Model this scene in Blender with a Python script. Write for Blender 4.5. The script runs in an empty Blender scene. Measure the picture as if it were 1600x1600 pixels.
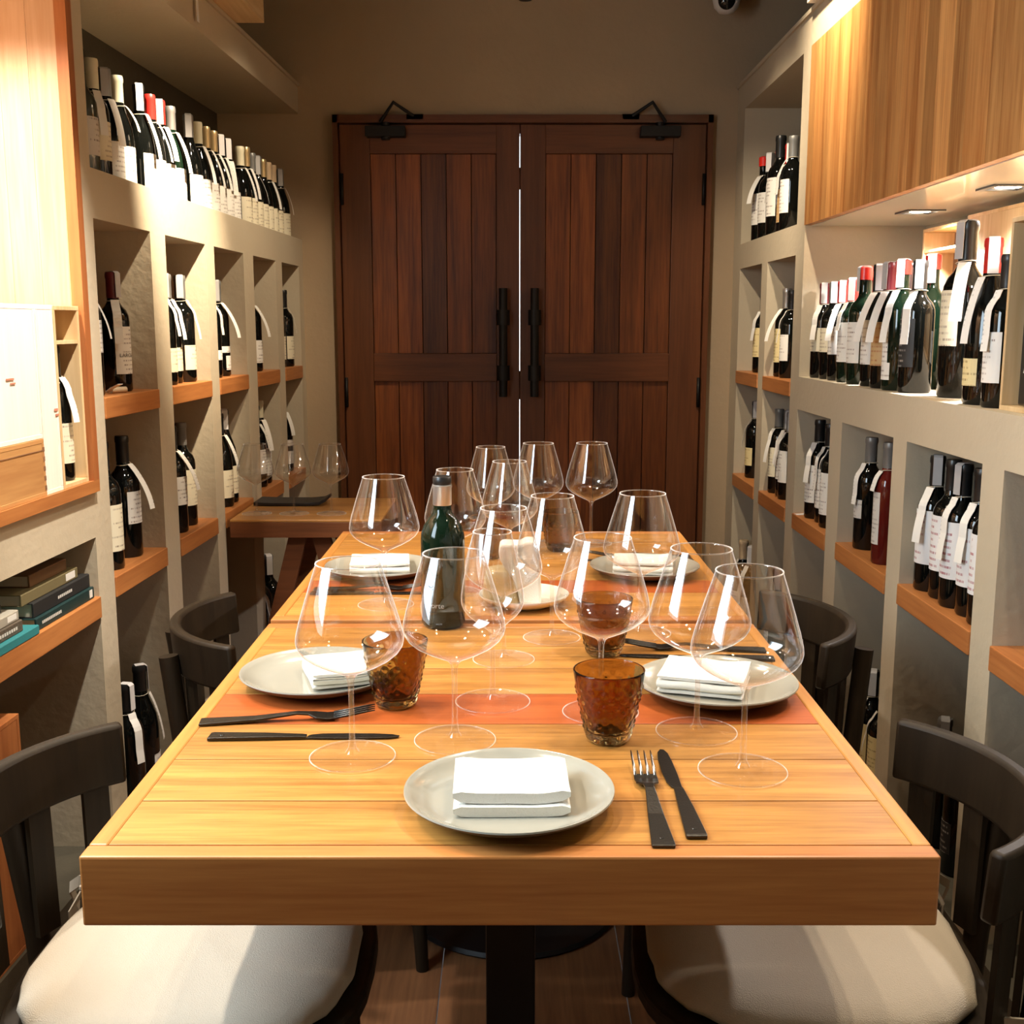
import bpy, bmesh, math, random
from mathutils import Vector, Matrix, noise
random.seed(7)
PI = math.pi
sc = bpy.context.scene
COL = sc.collection

# ---------------------------------------------------------------- camera
cam_d = bpy.data.cameras.new('camera'); cam = bpy.data.objects.new('camera', cam_d); COL.objects.link(cam)
cam.location = (0, 0, 1.27); cam.rotation_euler = (math.radians(90 - 9.47), 0, 0)
cam_d.sensor_width = 36; cam_d.lens = 39.375; cam_d.clip_start = 0.02
sc.camera = cam

# ---------------------------------------------------------------- world and exposure
w = bpy.data.worlds.new('daylight'); sc.world = w; w.use_nodes = True
w.node_tree.nodes['Background'].inputs[0].default_value = (0.80, 0.92, 1.0, 1)
w.node_tree.nodes['Background'].inputs[1].default_value = 4.0
vs = sc.view_settings
vs.view_transform = 'Standard'; vs.look = 'None'; vs.gamma = 1.0; vs.use_curve_mapping = False
vs.exposure = 0.0
try:
    cy = sc.cycles
    cy.transparent_max_bounces = 64; cy.max_bounces = 12; cy.glossy_bounces = 5; cy.transmission_bounces = 10
    cy.diffuse_bounces = 4; cy.caustics_reflective = False; cy.caustics_refractive = False
    cy.use_denoising = True; cy.sample_clamp_indirect = 6.0
except Exception:
    pass

WARM = (1.0, 0.74, 0.46); WARM2 = (1.0, 0.82, 0.60); COOL = (0.72, 0.88, 1.0)
def lamp(name, kind, loc, energy, color=WARM, radius=0.03, target=None, angle=60, blend=0.5, size=None):
    l = bpy.data.lights.new(name, kind); l.energy = energy; l.color = color
    if kind in ('POINT', 'SPOT'): l.shadow_soft_size = radius
    if kind == 'SPOT': l.spot_size = math.radians(angle); l.spot_blend = blend
    if kind == 'AREA':
        l.shape = 'RECTANGLE'; l.size, l.size_y = size
    o = bpy.data.objects.new(name, l); COL.objects.link(o); o.location = loc
    if target is not None:
        o.rotation_euler = (Vector(target) - Vector(loc)).to_track_quat('-Z', 'Y').to_euler()
    return o
# track spotlights over the table
for i, (x, y) in enumerate([(-0.50, 1.75), (0.62, 1.60), (-0.20, 2.75), (0.30, 2.35)]):
    lamp('spot_over_table', 'SPOT', (x, y, 2.50), (33, 33, 46, 40)[i], WARM2, 0.022, (x * 0.35, y - 0.28, 0.76), 88, 0.6)
# spotlight on the left ledge, spotlight on the top of the wooden cabinet
lamp('spot_left_ledge', 'SPOT', (-0.30, 2.70, 2.50), 500, WARM2, 0.025, (-0.95, 3.12, 1.58), 38, 0.9)
lamp('spot_left_far', 'SPOT', (-0.05, 3.20, 2.50), 85, WARM2, 0.025, (-0.95, 4.05, 1.3), 52, 0.8)
lamp('spot_right_top', 'SPOT', (0.62, 3.05, 2.50), 110, WARM2, 0.025, (0.90, 3.25, 2.05), 75, 0.9)
lamp('spot_right_ledge', 'SPOT', (0.15, 3.30, 2.50), 70, WARM2, 0.025, (0.92, 4.1, 1.45), 50, 0.8)
# downlights near the front row of chairs
lamp('spot_front_left', 'SPOT', (-0.66, 1.30, 2.50), 26, WARM2, 0.03, (-0.50, 1.35, 0.5), 70, 0.7)
lamp('spot_front_right', 'SPOT', (0.76, 1.25, 2.50), 40, WARM2, 0.03, (0.60, 1.30, 0.5), 70, 0.7)
# niche downlights
for y in (3.04, 2.51, 1.98):
    lamp('niche_spot', 'SPOT', (1.075, y, 1.555), 44, (1, .94, .92), 0.022, (1.075, y, 0), 150, 0.5)
for y in (2.05, 1.65):
    lamp('niche_spot', 'SPOT', (-1.02, y, 2.03), 60, (1, .90, .78), 0.022, (-1.03, y + 0.1, 0), 120, 0.6)
# daylight through the window in the wall behind the camera
win = lamp('window_daylight', 'AREA', (-1.03, 1.00, 1.64), 33, COOL, size=(0.62, 1.02), target=(5, 1.2, 1.50))
lamp('spot_left_niche', 'SPOT', (-0.30, 1.85, 2.50), 260, (1, .92, .82), 0.025, (-0.98, 2.18, 1.25), 36, 0.8)

# ---------------------------------------------------------------- materials
M = {}
def nodes(name):
    m = bpy.data.materials.new(name); m.use_nodes = True
    nt = m.node_tree; b = nt.nodes['Principled BSDF']; M[name] = m
    return m, nt, b
def N(nt, t, **kw):
    n = nt.nodes.new(t)
    for k, v in kw.items():
        if k in n.bl_rna.properties and k not in ('inputs',): setattr(n, k, v)
    return n
def L(nt, a, b): nt.links.new(a, b)
def flat(name, col, rough=0.5, metal=0.0, coat=0.0, bump=0.0, bscale=200, spec=None):
    m, nt, b = nodes(name)
    b.inputs['Base Color'].default_value = (*col, 1); b.inputs['Roughness'].default_value = rough
    b.inputs['Metallic'].default_value = metal; b.inputs['Coat Weight'].default_value = coat
    b.inputs['Coat Roughness'].default_value = 0.04
    if spec is not None: b.inputs['Specular IOR Level'].default_value = spec
    if bump:
        tc = N(nt, 'ShaderNodeTexCoord'); no = N(nt, 'ShaderNodeTexNoise'); bu = N(nt, 'ShaderNodeBump')
        no.inputs['Scale'].default_value = bscale; no.inputs['Detail'].default_value = 4
        bu.inputs['Strength'].default_value = bump; bu.inputs['Distance'].default_value = 0.002
        L(nt, tc.outputs['Object'], no.inputs['Vector']); L(nt, no.outputs[0], bu.inputs['Height']); L(nt, bu.outputs[0], b.inputs['Normal'])
    return m
def plaster(name, col, var=0.06):
    m, nt, b = nodes(name)
    tc = N(nt, 'ShaderNodeTexCoord'); n1 = N(nt, 'ShaderNodeTexNoise'); n2 = N(nt, 'ShaderNodeTexNoise')
    n1.inputs['Scale'].default_value = 2.5; n1.inputs['Detail'].default_value = 6; n2.inputs['Scale'].default_value = 45; n2.inputs['Detail'].default_value = 6
    cr = N(nt, 'ShaderNodeValToRGB'); e = cr.color_ramp.elements
    e[0].position = .3; e[1].position = .7
    e[0].color = (*[c * (1 - var) for c in col], 1); e[1].color = (*[min(1, c * (1 + var)) for c in col], 1)
    bu = N(nt, 'ShaderNodeBump'); bu.inputs['Strength'].default_value = 0.35; bu.inputs['Distance'].default_value = 0.004
    L(nt, tc.outputs['Object'], n1.inputs['Vector']); L(nt, tc.outputs['Object'], n2.inputs['Vector'])
    L(nt, n1.outputs[0], cr.inputs[0]); L(nt, cr.outputs[0], b.inputs['Base Color']); L(nt, n2.outputs[0], bu.inputs['Height']); L(nt, bu.outputs[0], b.inputs['Normal'])
    b.inputs['Roughness'].default_value = 0.75
    return m
def wood(name, c0, c1, axis='X', rough=0.42, coat=0.0, var=0.25, grain=1.0, knots=0.0, spec=0.4):
    """grain runs along the given object axis; colour varies from board to board"""
    m, nt, b = nodes(name)
    tc = N(nt, 'ShaderNodeTexCoord'); mp = N(nt, 'ShaderNodeMapping'); geo = N(nt, 'ShaderNodeNewGeometry')
    s = {'X': (1.2, 22, 22), 'Y': (22, 1.2, 22), 'Z': (22, 22, 1.2)}[axis]
    mp.inputs['Scale'].default_value = tuple(v * grain for v in s)
    cb = N(nt, 'ShaderNodeVectorMath'); cb.operation = 'MULTIPLY_ADD'
    rv = N(nt, 'ShaderNodeCombineXYZ')
    for i in range(3): L(nt, geo.outputs['Random Per Island'], rv.inputs[i])
    cb.inputs[1].default_value = (1, 1, 1)
    sc_ = N(nt, 'ShaderNodeVectorMath'); sc_.operation = 'SCALE'; sc_.inputs['Scale'].default_value = 37.0
    L(nt, rv.outputs[0], sc_.inputs[0]); L(nt, tc.outputs['Object'], mp.inputs[0]); L(nt, mp.outputs[0], cb.inputs[0]); L(nt, sc_.outputs[0], cb.inputs[2])
    n1 = N(nt, 'ShaderNodeTexNoise'); n1.inputs['Scale'].default_value = 1.0; n1.inputs['Detail'].default_value = 5; n1.inputs['Distortion'].default_value = 0.6
    n2 = N(nt, 'ShaderNodeTexNoise'); n2.inputs['Scale'].default_value = 6.0; n2.inputs['Detail'].default_value = 4
    L(nt, cb.outputs[0], n1.inputs['Vector']); L(nt, cb.outputs[0], n2.inputs['Vector'])
    mx = N(nt, 'ShaderNodeMath'); mx.operation = 'MULTIPLY_ADD'; mx.inputs[1].default_value = 0.62
    m2 = N(nt, 'ShaderNodeMath'); m2.operation = 'MULTIPLY'; m2.inputs[1].default_value = 0.38
    L(nt, n1.outputs[0], mx.inputs[0]); L(nt, n2.outputs[0], m2.inputs[0]); L(nt, m2.outputs[0], mx.inputs[2])
    cr = N(nt, 'ShaderNodeValToRGB'); e = cr.color_ramp.elements
    e[0].position = .36; e[1].position = .62; e[0].color = (*c0, 1); e[1].color = (*c1, 1)
    L(nt, mx.outputs[0], cr.inputs[0])
    hs = N(nt, 'ShaderNodeHueSaturation')
    vr = N(nt, 'ShaderNodeMapRange'); vr.inputs[3].default_value = 1 - var; vr.inputs[4].default_value = 1 + var * .7
    L(nt, geo.outputs['Random Per Island'], vr.inputs[0]); L(nt, vr.outputs[0], hs.inputs['Value']); L(nt, cr.outputs[0], hs.inputs['Color'])
    last = hs.outputs[0]
    if knots:
        mk = N(nt, 'ShaderNodeMapping'); mk.inputs['Scale'].default_value = {'X': (3, 14, 14), 'Y': (14, 3, 14), 'Z': (14, 14, 3)}[axis]
        n3 = N(nt, 'ShaderNodeTexNoise'); n3.inputs['Scale'].default_value = 1.3; n3.inputs['Detail'].default_value = 2
        r3 = N(nt, 'ShaderNodeValToRGB'); r3.color_ramp.elements[0].position = .70; r3.color_ramp.elements[1].position = .78
        r3.color_ramp.elements[0].color = (0, 0, 0, 1); r3.color_ramp.elements[1].color = (knots, knots, knots, 1)
        L(nt, tc.outputs['Object'], mk.inputs[0]); L(nt, mk.outputs[0], n3.inputs['Vector']); L(nt, n3.outputs[0], r3.inputs[0])
        mi = N(nt, 'ShaderNodeMix'); mi.data_type = 'RGBA'
        L(nt, r3.outputs[0], mi.inputs[0]); L(nt, last, mi.inputs[6]); mi.inputs[7].default_value = (c0[0] * .22, c0[1] * .2, c0[2] * .2, 1)
        last = mi.outputs[2]
    L(nt, last, b.inputs['Base Color'])
    bu = N(nt, 'ShaderNodeBump'); bu.inputs['Strength'].default_value = 0.18; bu.inputs['Distance'].default_value = 0.001
    L(nt, mx.outputs[0], bu.inputs['Height']); L(nt, bu.outputs[0], b.inputs['Normal'])
    b.inputs['Roughness'].default_value = rough; b.inputs['Coat Weight'].default_value = coat; b.inputs['Coat Roughness'].default_value = .25
    b.inputs['Specular IOR Level'].default_value = spec
    return m
def printed(name, paper, ink, line=0.011, wmax=0.95, thr=0.53, dens=55, frame=False):
    """paper with rows of small print; the row pattern belongs to the paper and differs from bottle to bottle"""
    m, nt, b = nodes(name)
    tc = N(nt, 'ShaderNodeTexCoord'); sp = N(nt, 'ShaderNodeSeparateXYZ'); L(nt, tc.outputs['Object'], sp.inputs[0])
    def mt(op, a, bb=None):
        n = N(nt, 'ShaderNodeMath'); n.operation = op
        for i, v in enumerate((a, bb)):
            if v is None: continue
            if isinstance(v, (int, float)): n.inputs[i].default_value = v
            else: L(nt, v, n.inputs[i])
        return n.outputs[0]
    ang = mt('ARCTAN2', sp.outputs[1], sp.outputs[0])
    zz = mt('DIVIDE', sp.outputs[2], line); fr = mt('FRACT', zz); fl = mt('FLOOR', zz)
    oi = N(nt, 'ShaderNodeObjectInfo')
    cb = N(nt, 'ShaderNodeCombineXYZ'); L(nt, mt('MULTIPLY', ang, dens), cb.inputs[0]); L(nt, mt('MULTIPLY', fl, 7.3), cb.inputs[1]); L(nt, mt('MULTIPLY', oi.outputs['Random'], 91.0), cb.inputs[2])
    no = N(nt, 'ShaderNodeTexNoise'); no.inputs['Scale'].default_value = 1; no.inputs['Detail'].default_value = 2; L(nt, cb.outputs[0], no.inputs['Vector'])
    c2 = N(nt, 'ShaderNodeCombineXYZ'); L(nt, mt('MULTIPLY', fl, 3.7), c2.inputs[0]); L(nt, mt('MULTIPLY', oi.outputs['Random'], 53.0), c2.inputs[1])
    n2 = N(nt, 'ShaderNodeTexWhiteNoise'); L(nt, c2.outputs[0], n2.inputs['Vector'])
    ink_ = mt('MULTIPLY', mt('MULTIPLY', mt('LESS_THAN', fr, 0.36), mt('GREATER_THAN', no.outputs[0], thr)),
              mt('LESS_THAN', mt('ABSOLUTE', ang), mt('MULTIPLY', n2.outputs['Value'], wmax)))
    mi = N(nt, 'ShaderNodeMix'); mi.data_type = 'RGBA'; L(nt, ink_, mi.inputs[0])
    mi.inputs[6].default_value = (*paper, 1); mi.inputs[7].default_value = (*ink, 1)
    L(nt, mi.outputs[2], b.inputs['Base Color']); b.inputs['Roughness'].default_value = .6
    return m
def clear_glass(name, tint=(1, 1, 1), base=0.06, power=4.0, rough=0.0, edge=1.0, rim_light=0.0, rim_light_power=9.0):
    """thin-walled glass: passes light straight through and mirrors more at grazing angles"""
    m = bpy.data.materials.new(name); m.use_nodes = True; M[name] = m
    nt = m.node_tree; nt.nodes.clear()
    out = N(nt, 'ShaderNodeOutputMaterial'); tr = N(nt, 'ShaderNodeBsdfTransparent'); gl = N(nt, 'ShaderNodeBsdfGlossy'); mx = N(nt, 'ShaderNodeMixShader')
    lw = N(nt, 'ShaderNodeLayerWeight'); lw.inputs[0].default_value = .5
    p = N(nt, 'ShaderNodeMath'); p.operation = 'POWER'; p.inputs[1].default_value = power
    a = N(nt, 'ShaderNodeMath'); a.operation = 'MULTIPLY_ADD'; a.inputs[1].default_value = edge - base; a.inputs[2].default_value = base
    tr.inputs[0].default_value = (*tint, 1); gl.inputs['Roughness'].default_value = rough
    L(nt, lw.outputs['Facing'], p.inputs[0]); L(nt, p.outputs[0], a.inputs[0]); L(nt, a.outputs[0], mx.inputs[0])
    L(nt, tr.outputs[0], mx.inputs[1]); L(nt, gl.outputs[0], mx.inputs[2])
    # white mixed in at grazing angles paints bright rim highlights into the glass
    df = N(nt, 'ShaderNodeBsdfTranslucent'); d2 = N(nt, 'ShaderNodeBsdfDiffuse'); df.inputs[0].default_value = d2.inputs[0].default_value = (.95, .95, .95, 1)
    ad = N(nt, 'ShaderNodeAddShader'); L(nt, df.outputs[0], ad.inputs[0]); L(nt, d2.outputs[0], ad.inputs[1])
    p2 = N(nt, 'ShaderNodeMath'); p2.operation = 'POWER'; p2.inputs[1].default_value = rim_light_power; m3 = N(nt, 'ShaderNodeMath'); m3.operation = 'MULTIPLY'; m3.inputs[1].default_value = rim_light
    L(nt, lw.outputs['Facing'], p2.inputs[0]); L(nt, p2.outputs[0], m3.inputs[0])
    m4 = N(nt, 'ShaderNodeMixShader'); L(nt, m3.outputs[0], m4.inputs[0]); L(nt, mx.outputs[0], m4.inputs[1]); L(nt, ad.outputs[0], m4.inputs[2]); L(nt, m4.outputs[0], out.inputs[0])
    return m
def emit(name, col, s):
    m, nt, b = nodes(name); b.inputs['Base Color'].default_value = (*col, 1)
    b.inputs['Emission Color'].default_value = (*col, 1); b.inputs['Emission Strength'].default_value = s
    return m

plaster('wall_plaster', (0.52, 0.445, 0.32)); plaster('bay_dark', (0.070, 0.060, 0.040)); plaster('back_plaster', (0.42, 0.315, 0.20)); plaster('ceiling_paint', (0.13, 0.11, 0.085))  # the bay tone is a darker plaster for bay backs and plinths
wood('table_wood', (0.32, 0.130, 0.026), (0.56, 0.262, 0.060), 'X', 0.36, 0.15, 0.12, knots=.45, grain=1.7)
wood('table_red', (0.33, 0.068, 0.014), (0.45, 0.105, 0.022), 'X', 0.36, 0.15, 0.05, grain=1.5)
wood('table_edge', (0.40, 0.135, 0.034), (0.56, 0.225, 0.060), 'X', 0.36, 0.15, 0.06, knots=.7, grain=1.4)
wood('table_edge_long', (0.42, 0.170, 0.036), (0.58, 0.265, 0.062), 'Y', 0.36, 0.15, 0.06, knots=.4)
wood('side_wood', (0.45, 0.20, 0.055), (0.58, 0.29, 0.085), 'X', 0.4, 0.1, 0.1)
wood('side_apron', (0.13, 0.045, 0.018), (0.21, 0.075, 0.028), 'X', 0.45, 0, 0.1)
wood('shelf_wood', (0.36, 0.125, 0.035), (0.50, 0.20, 0.06), 'Y', 0.45, 0, 0.15)
wood('door_plank', (0.11, 0.028, 0.007), (0.28, 0.082, 0.017), 'Z', 0.40, 0.15, 0.6)
wood('door_frame', (0.10, 0.032, 0.010), (0.15, 0.050, 0.016), 'Z', 0.42, 0.1, 0.15)
wood('door_rail', (0.10, 0.032, 0.010), (0.16, 0.052, 0.016), 'X', 0.42, 0.1, 0.15)
wood('cabinet_plank', (0.38, 0.14, 0.035), (0.64, 0.32, 0.105), 'Z', 0.42, 0.1, 0.32)
wood('reveal_wood', (0.56, 0.33, 0.19), (0.68, 0.45, 0.29), 'Z', 0.4, 0.1, 0.10)
wood('niche_trim', (0.34, 0.11, 0.035), (0.46, 0.17, 0.055), 'Z', 0.4, 0.1, 0.1)
wood('crate_wood', (0.58, 0.38, 0.18), (0.74, 0.54, 0.30), 'Z', 0.55, 0, 0.08, grain=.6)
wood('crate_wood_h', (0.58, 0.38, 0.18), (0.74, 0.54, 0.30), 'Y', 0.55, 0, 0.08, grain=.6)
wood('crate_dark', (0.42, 0.20, 0.07), (0.55, 0.30, 0.11), 'Y', 0.5, 0, 0.1)
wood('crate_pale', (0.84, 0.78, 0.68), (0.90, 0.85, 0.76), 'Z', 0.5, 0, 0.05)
wood('brown_back', (0.20, 0.10, 0.05), (0.28, 0.15, 0.08), 'Z', 0.5, 0, 0.1)
wood('chair_wood', (0.015, 0.010, 0.0055), (0.026, 0.017, 0.009), 'Z', 0.5, 0.0, 0.1, spec=.25)
wood('floor_wood', (0.12, 0.05, 0.022), (0.22, 0.10, 0.042), 'Y', 0.45, 0.1, 0.25)
flat('black_steel', (0.012, 0.012, 0.013), 0.38, 0.6); flat('door_iron', (0.010, 0.009, 0.008), 0.5, 0.4)
flat('cutlery_steel', (0.055, 0.052, 0.048), 0.33, 1.0, bump=.15, bscale=400); flat('bright_steel', (0.45, 0.43, 0.40), 0.22, 1.0)
flat('plate_glaze', (0.36, 0.345, 0.285), 0.16, 0, 0.5); flat('plate_foot', (0.11, 0.09, 0.065), 0.5); flat('white_glaze', (0.80, 0.78, 0.70), 0.15, 0, 0.4)
flat('napkin_linen', (0.80, 0.78, 0.72), 0.9, bump=.5, bscale=900); flat('cushion_linen', (0.56, 0.49, 0.39), 0.92, bump=.6, bscale=700)
flat('cushion_tie_cloth', (0.50, 0.44, 0.35), 0.92)
flat('bottle_black', (0.003, 0.0035, 0.003), 0.05, spec=.42); flat('bottle_green', (0.004, 0.012, 0.006), 0.05, spec=.42)
flat('bottle_rose', (0.10, 0.010, 0.007), 0.06, spec=.42); flat('bottle_pale', (0.05, 0.052, 0.036), 0.06, spec=.5)
for n, c, r_, mt_ in [('cap_black', (.012, .012, .012), .35, 0), ('cap_red', (.50, .02, .015), .35, 0), ('cap_wax', (.80, .03, .02), .3, 0), ('cap_wine', (.14, .015, .02), .35, 0),
                      ('cap_silver', (.55, .54, .52), .3, .8), ('cap_gold', (.55, .42, .22), .35, .7), ('cap_cream', (.68, .64, .46), .45, 0), ('cap_tan', (.60, .45, .28), .5, 0), ('cap_grey', (.20, .20, .19), .4, .3)]:
    flat(n, c, r_, mt_)
printed('label_white', (.82, .80, .74), (.20, .14, .12)); printed('label_cream', (.76, .70, .52), (.22, .15, .10)); printed('label_grey', (.60, .57, .52), (.18, .14, .12))
printed('label_kraft', (.56, .38, .18), (.40, .14, .05)); printed('label_yellow', (.74, .62, .32), (.25, .16, .06)); printed('label_tall', (.80, .79, .78), (.45, .20, .22), 0.014, .8, .46, 40)
printed('tag_paper', (.84, .82, .76), (.18, .17, .16), 0.009, .12, .55, 90); printed('label_dark', (.02, .02, .02), (.35, .33, .30), .012, .7, .5, 40)
flat('strip_paper', (.46, .45, .44), .5); flat('strip_white', (.78, .76, .74), .5); flat('red_mark', (.55, .22, .14), .5); flat('string', (.62, .55, .42), .9); flat('ink', (.05, .04, .035), .6); flat('pale_ink', (.62, .60, .56), .6)
flat('book_teal', (.03, .20, .22), .5); flat('book_black', (.018, .018, .018), .5); flat('book_olive', (.16, .13, .06), .6); flat('book_brown', (.16, .085, .035), .6); flat('book_grey', (.36, .33, .27), .6); flat('book_pattern', (.09, .07, .05), .6, bump=1, bscale=120)
flat('book_darkteal', (.008, .03, .03), .5); flat('pages', (.62, .56, .44), .8); flat('sticker', (.75, .73, .68), .5)
flat('white_plastic', (.72, .70, .66), .35); flat('dark_lens', (.01, .01, .01), .1); flat('slate', (.010, .010, .012), .45); flat('candle', (.45, .33, .16), .5)
flat('lamp_trim', (.05, .05, .05), .4); emit('lamp_disc', (1, .86, .68), 35)
clear_glass('wine_glass', base=0.12, power=3.8, rim_light=.45, rim_light_power=9); clear_glass('wine_glass_foot', base=0.02, power=7, rim_light=.25, rim_light_power=10); clear_glass('glass_edge', base=.35, power=2, rim_light=.6, rim_light_power=2); clear_glass('window_pane', base=0.05)
m, nt, b = nodes('amber_glass')
b.inputs['Base Color'].default_value = (.44, .28, .11, 1); b.inputs['Transmission Weight'].default_value = 1; b.inputs['Roughness'].default_value = .02; b.inputs['IOR'].default_value = 1.3
tc = N(nt, 'ShaderNodeTexCoord'); vo = N(nt, 'ShaderNodeTexVoronoi'); vo.inputs['Scale'].default_value = 95; bu = N(nt, 'ShaderNodeBump'); bu.inputs['Strength'].default_value = .2; bu.inputs['Distance'].default_value = .001
L(nt, tc.outputs['Object'], vo.inputs['Vector']); L(nt, vo.outputs['Distance'], bu.inputs['Height']); L(nt, bu.outputs[0], b.inputs['Normal'])

# ---------------------------------------------------------------- geometry helpers
def obj(name, bm, mats, parent=None, smooth=False, loc=None, rotz=0.0, bevel=0, angle=None):
    if isinstance(bm, bpy.types.Mesh): me = bm
    else:
        bmesh.ops.recalc_face_normals(bm, faces=bm.faces[:])
        me = bpy.data.meshes.new(name); bm.to_mesh(me); bm.free()
        for mm in (mats if isinstance(mats, (list, tuple)) else [mats]): me.materials.append(M[mm])
        if smooth:
            for p in me.polygons: p.use_smooth = True
            if angle:
                try: me.set_sharp_from_angle(angle=math.radians(angle))
                except Exception: pass
    o = bpy.data.objects.new(name, me); COL.objects.link(o)
    if parent: o.parent = parent
    if loc: o.location = loc
    if rotz: o.rotation_euler = (0, 0, rotz)
    if bevel:
        b_ = o.modifiers.new('bevel', 'BEVEL'); b_.width = bevel; b_.segments = 2; b_.limit_method = 'ANGLE'
    return o
def meta(o, label=None, cat=None, group=None, kind=None):
    if label: o['label'] = label
    if cat: o['category'] = cat
    if group: o['group'] = group
    if kind: o['kind'] = kind
    return o
def thing(name, label, cat, loc=(0, 0, 0), rotz=0, group=None, scale=1):
    o = bpy.data.objects.new(name, None); COL.objects.link(o); o.location = loc; o.rotation_euler = (0, 0, rotz)
    o.scale = (scale,) * 3; o.empty_display_size = .05
    return meta(o, label, cat, group)
def hexa(bm, pts, mi=0):
    v = [bm.verts.new(p) for p in pts]
    for f in ((0, 1, 2, 3), (4, 7, 6, 5), (0, 4, 5, 1), (1, 5, 6, 2), (2, 6, 7, 3), (3, 7, 4, 0)):
        fa = bm.faces.new([v[i] for i in f]); fa.material_index = mi
    return v
def box(bm, x0, x1, y0, y1, z0, z1, mi=0, mp=None):
    p = [(x0, y0, z0), (x1, y0, z0), (x1, y1, z0), (x0, y1, z0), (x0, y0, z1), (x1, y0, z1), (x1, y1, z1), (x0, y1, z1)]
    if mp: p = [mp(*q) for q in p]
    return hexa(bm, p, mi)
def lathe(bm, prof, seg=40, mi=0, closed=False, ctr=(0, 0)):
    rings = []
    for r, z in prof:
        if r < 1e-6: rings.append([bm.verts.new((ctr[0], ctr[1], z))])
        else: rings.append([bm.verts.new((ctr[0] + r * math.cos(2 * PI * k / seg), ctr[1] + r * math.sin(2 * PI * k / seg), z)) for k in range(seg)])
    for a, b_ in zip(rings, rings[1:]):
        for k in range(seg):
            k2 = (k + 1) % seg
            if len(a) == 1 and len(b_) == 1: continue
            if len(a) == 1: f = bm.faces.new((a[0], b_[k], b_[k2]))
            elif len(b_) == 1: f = bm.faces.new((a[k], b_[0], a[k2]))
            else: f = bm.faces.new((a[k], a[k2], b_[k2], b_[k]))
            f.material_index = mi
def tube(bm, pts, r, seg=8, mi=0, cap=True):
    rs = r if isinstance(r, (list, tuple)) else [r] * len(pts)
    pts = [Vector(p) for p in pts]; rings = []
    ref = Vector((0, 0, 1))
    for i, p in enumerate(pts):
        d = (pts[min(i + 1, len(pts) - 1)] - pts[max(i - 1, 0)]).normalized()
        if abs(d.dot(ref)) > .95: ref = Vector((1, 0, 0)) if abs(d.x) < .9 else Vector((0, 1, 0))
        u = d.cross(ref).normalized(); v = d.cross(u)
        rings.append([bm.verts.new(p + rs[i] * (math.cos(2 * PI * k / seg) * u + math.sin(2 * PI * k / seg) * v)) for k in range(seg)])
    for a, b_ in zip(rings, rings[1:]):
        for k in range(seg):
            f = bm.faces.new((a[k], a[(k + 1) % seg], b_[(k + 1) % seg], b_[k])); f.material_index = mi
    if cap:
        bm.faces.new(rings[0]).material_index = mi; bm.faces.new(rings[-1]).material_index = mi
def ribbon(bm, pts, wv, th=0.0008, mi=0):
    """strip through pts, half-width vector wv, with real thickness"""
    pts = [Vector(p) for p in pts]; wv = Vector(wv); pr = None
    for i, p in enumerate(pts):
        d = (pts[min(i + 1, len(pts) - 1)] - pts[max(i - 1, 0)]).normalized(); n = d.cross(wv).normalized() * th
        r = [bm.verts.new(q) for q in (p - wv - n, p + wv - n, p + wv + n, p - wv + n)]
        if pr:
            for k in range(4): bm.faces.new((pr[k], pr[(k + 1) % 4], r[(k + 1) % 4], r[k])).material_index = mi
        else: bm.faces.new(r).material_index = mi
        pr = r
    bm.faces.new(pr).material_index = mi
def prism(bm, poly, axis, a0, a1, mi=0):
    def P(q, a): return {'x': (a, q[0], q[1]), 'y': (q[0], a, q[1]), 'z': (q[0], q[1], a)}[axis]
    A = [bm.verts.new(P(q, a0)) for q in poly]; B = [bm.verts.new(P(q, a1)) for q in poly]; n = len(poly)
    bm.faces.new(A).material_index = mi; bm.faces.new(B).material_index = mi
    for k in range(n): bm.faces.new((A[k], A[(k + 1) % n], B[(k + 1) % n], B[k])).material_index = mi
def arc(bm, r0, r1, a0, a1, z0, z1, seg=16, ctr=(0, 0), mi=0, lean=0.0):
    """curved board: radii r0..r1, angles in radians, optional outward lean per metre of height"""
    pr = None
    for k in range(seg + 1):
        a = a0 + (a1 - a0) * k / seg; c, s = math.cos(a), math.sin(a)
        q = [(r0, z0), (r1, z0), (r1 + lean * (z1 - z0), z1), (r0 + lean * (z1 - z0), z1)]
        r = [bm.verts.new((ctr[0] + rr * c, ctr[1] + rr * s, z)) for rr, z in q]
        if pr:
            for j in range(4): bm.faces.new((pr[j], pr[(j + 1) % 4], r[(j + 1) % 4], r[j])).material_index = mi
        else: bm.faces.new(r).material_index = mi
        pr = r
    bm.faces.new(pr).material_index = mi
def B(): return bmesh.new()
def lettering(name, text, size, mat, parent, fn, depth=0.0004):
    """raised letters; fn maps flat (x, y, d) text coordinates into the parent's space"""
    cu = bpy.data.curves.new(name, 'FONT'); cu.body = text; cu.size = size; cu.extrude = depth; cu.align_x = 'CENTER'; cu.resolution_u = 3
    t = bpy.data.objects.new(name + '_src', cu); COL.objects.link(t)
    dg = bpy.context.evaluated_depsgraph_get(); me = bpy.data.meshes.new_from_object(t.evaluated_get(dg))
    bpy.data.objects.remove(t); bpy.data.curves.remove(cu)
    for v in me.vertices: v.co = Vector(fn(*v.co))
    me.materials.clear(); me.materials.append(M[mat])
    return obj(name, me, None, parent)

TH = math.atan(0.0345)
def LW(n, s, z): return (-0.9987 + 0.0345 * s + n, s, z)      # left wall: n into the room, s along the wall
def RW(n, s, z): return (0.888 - n, s, z)                      # right wall
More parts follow.
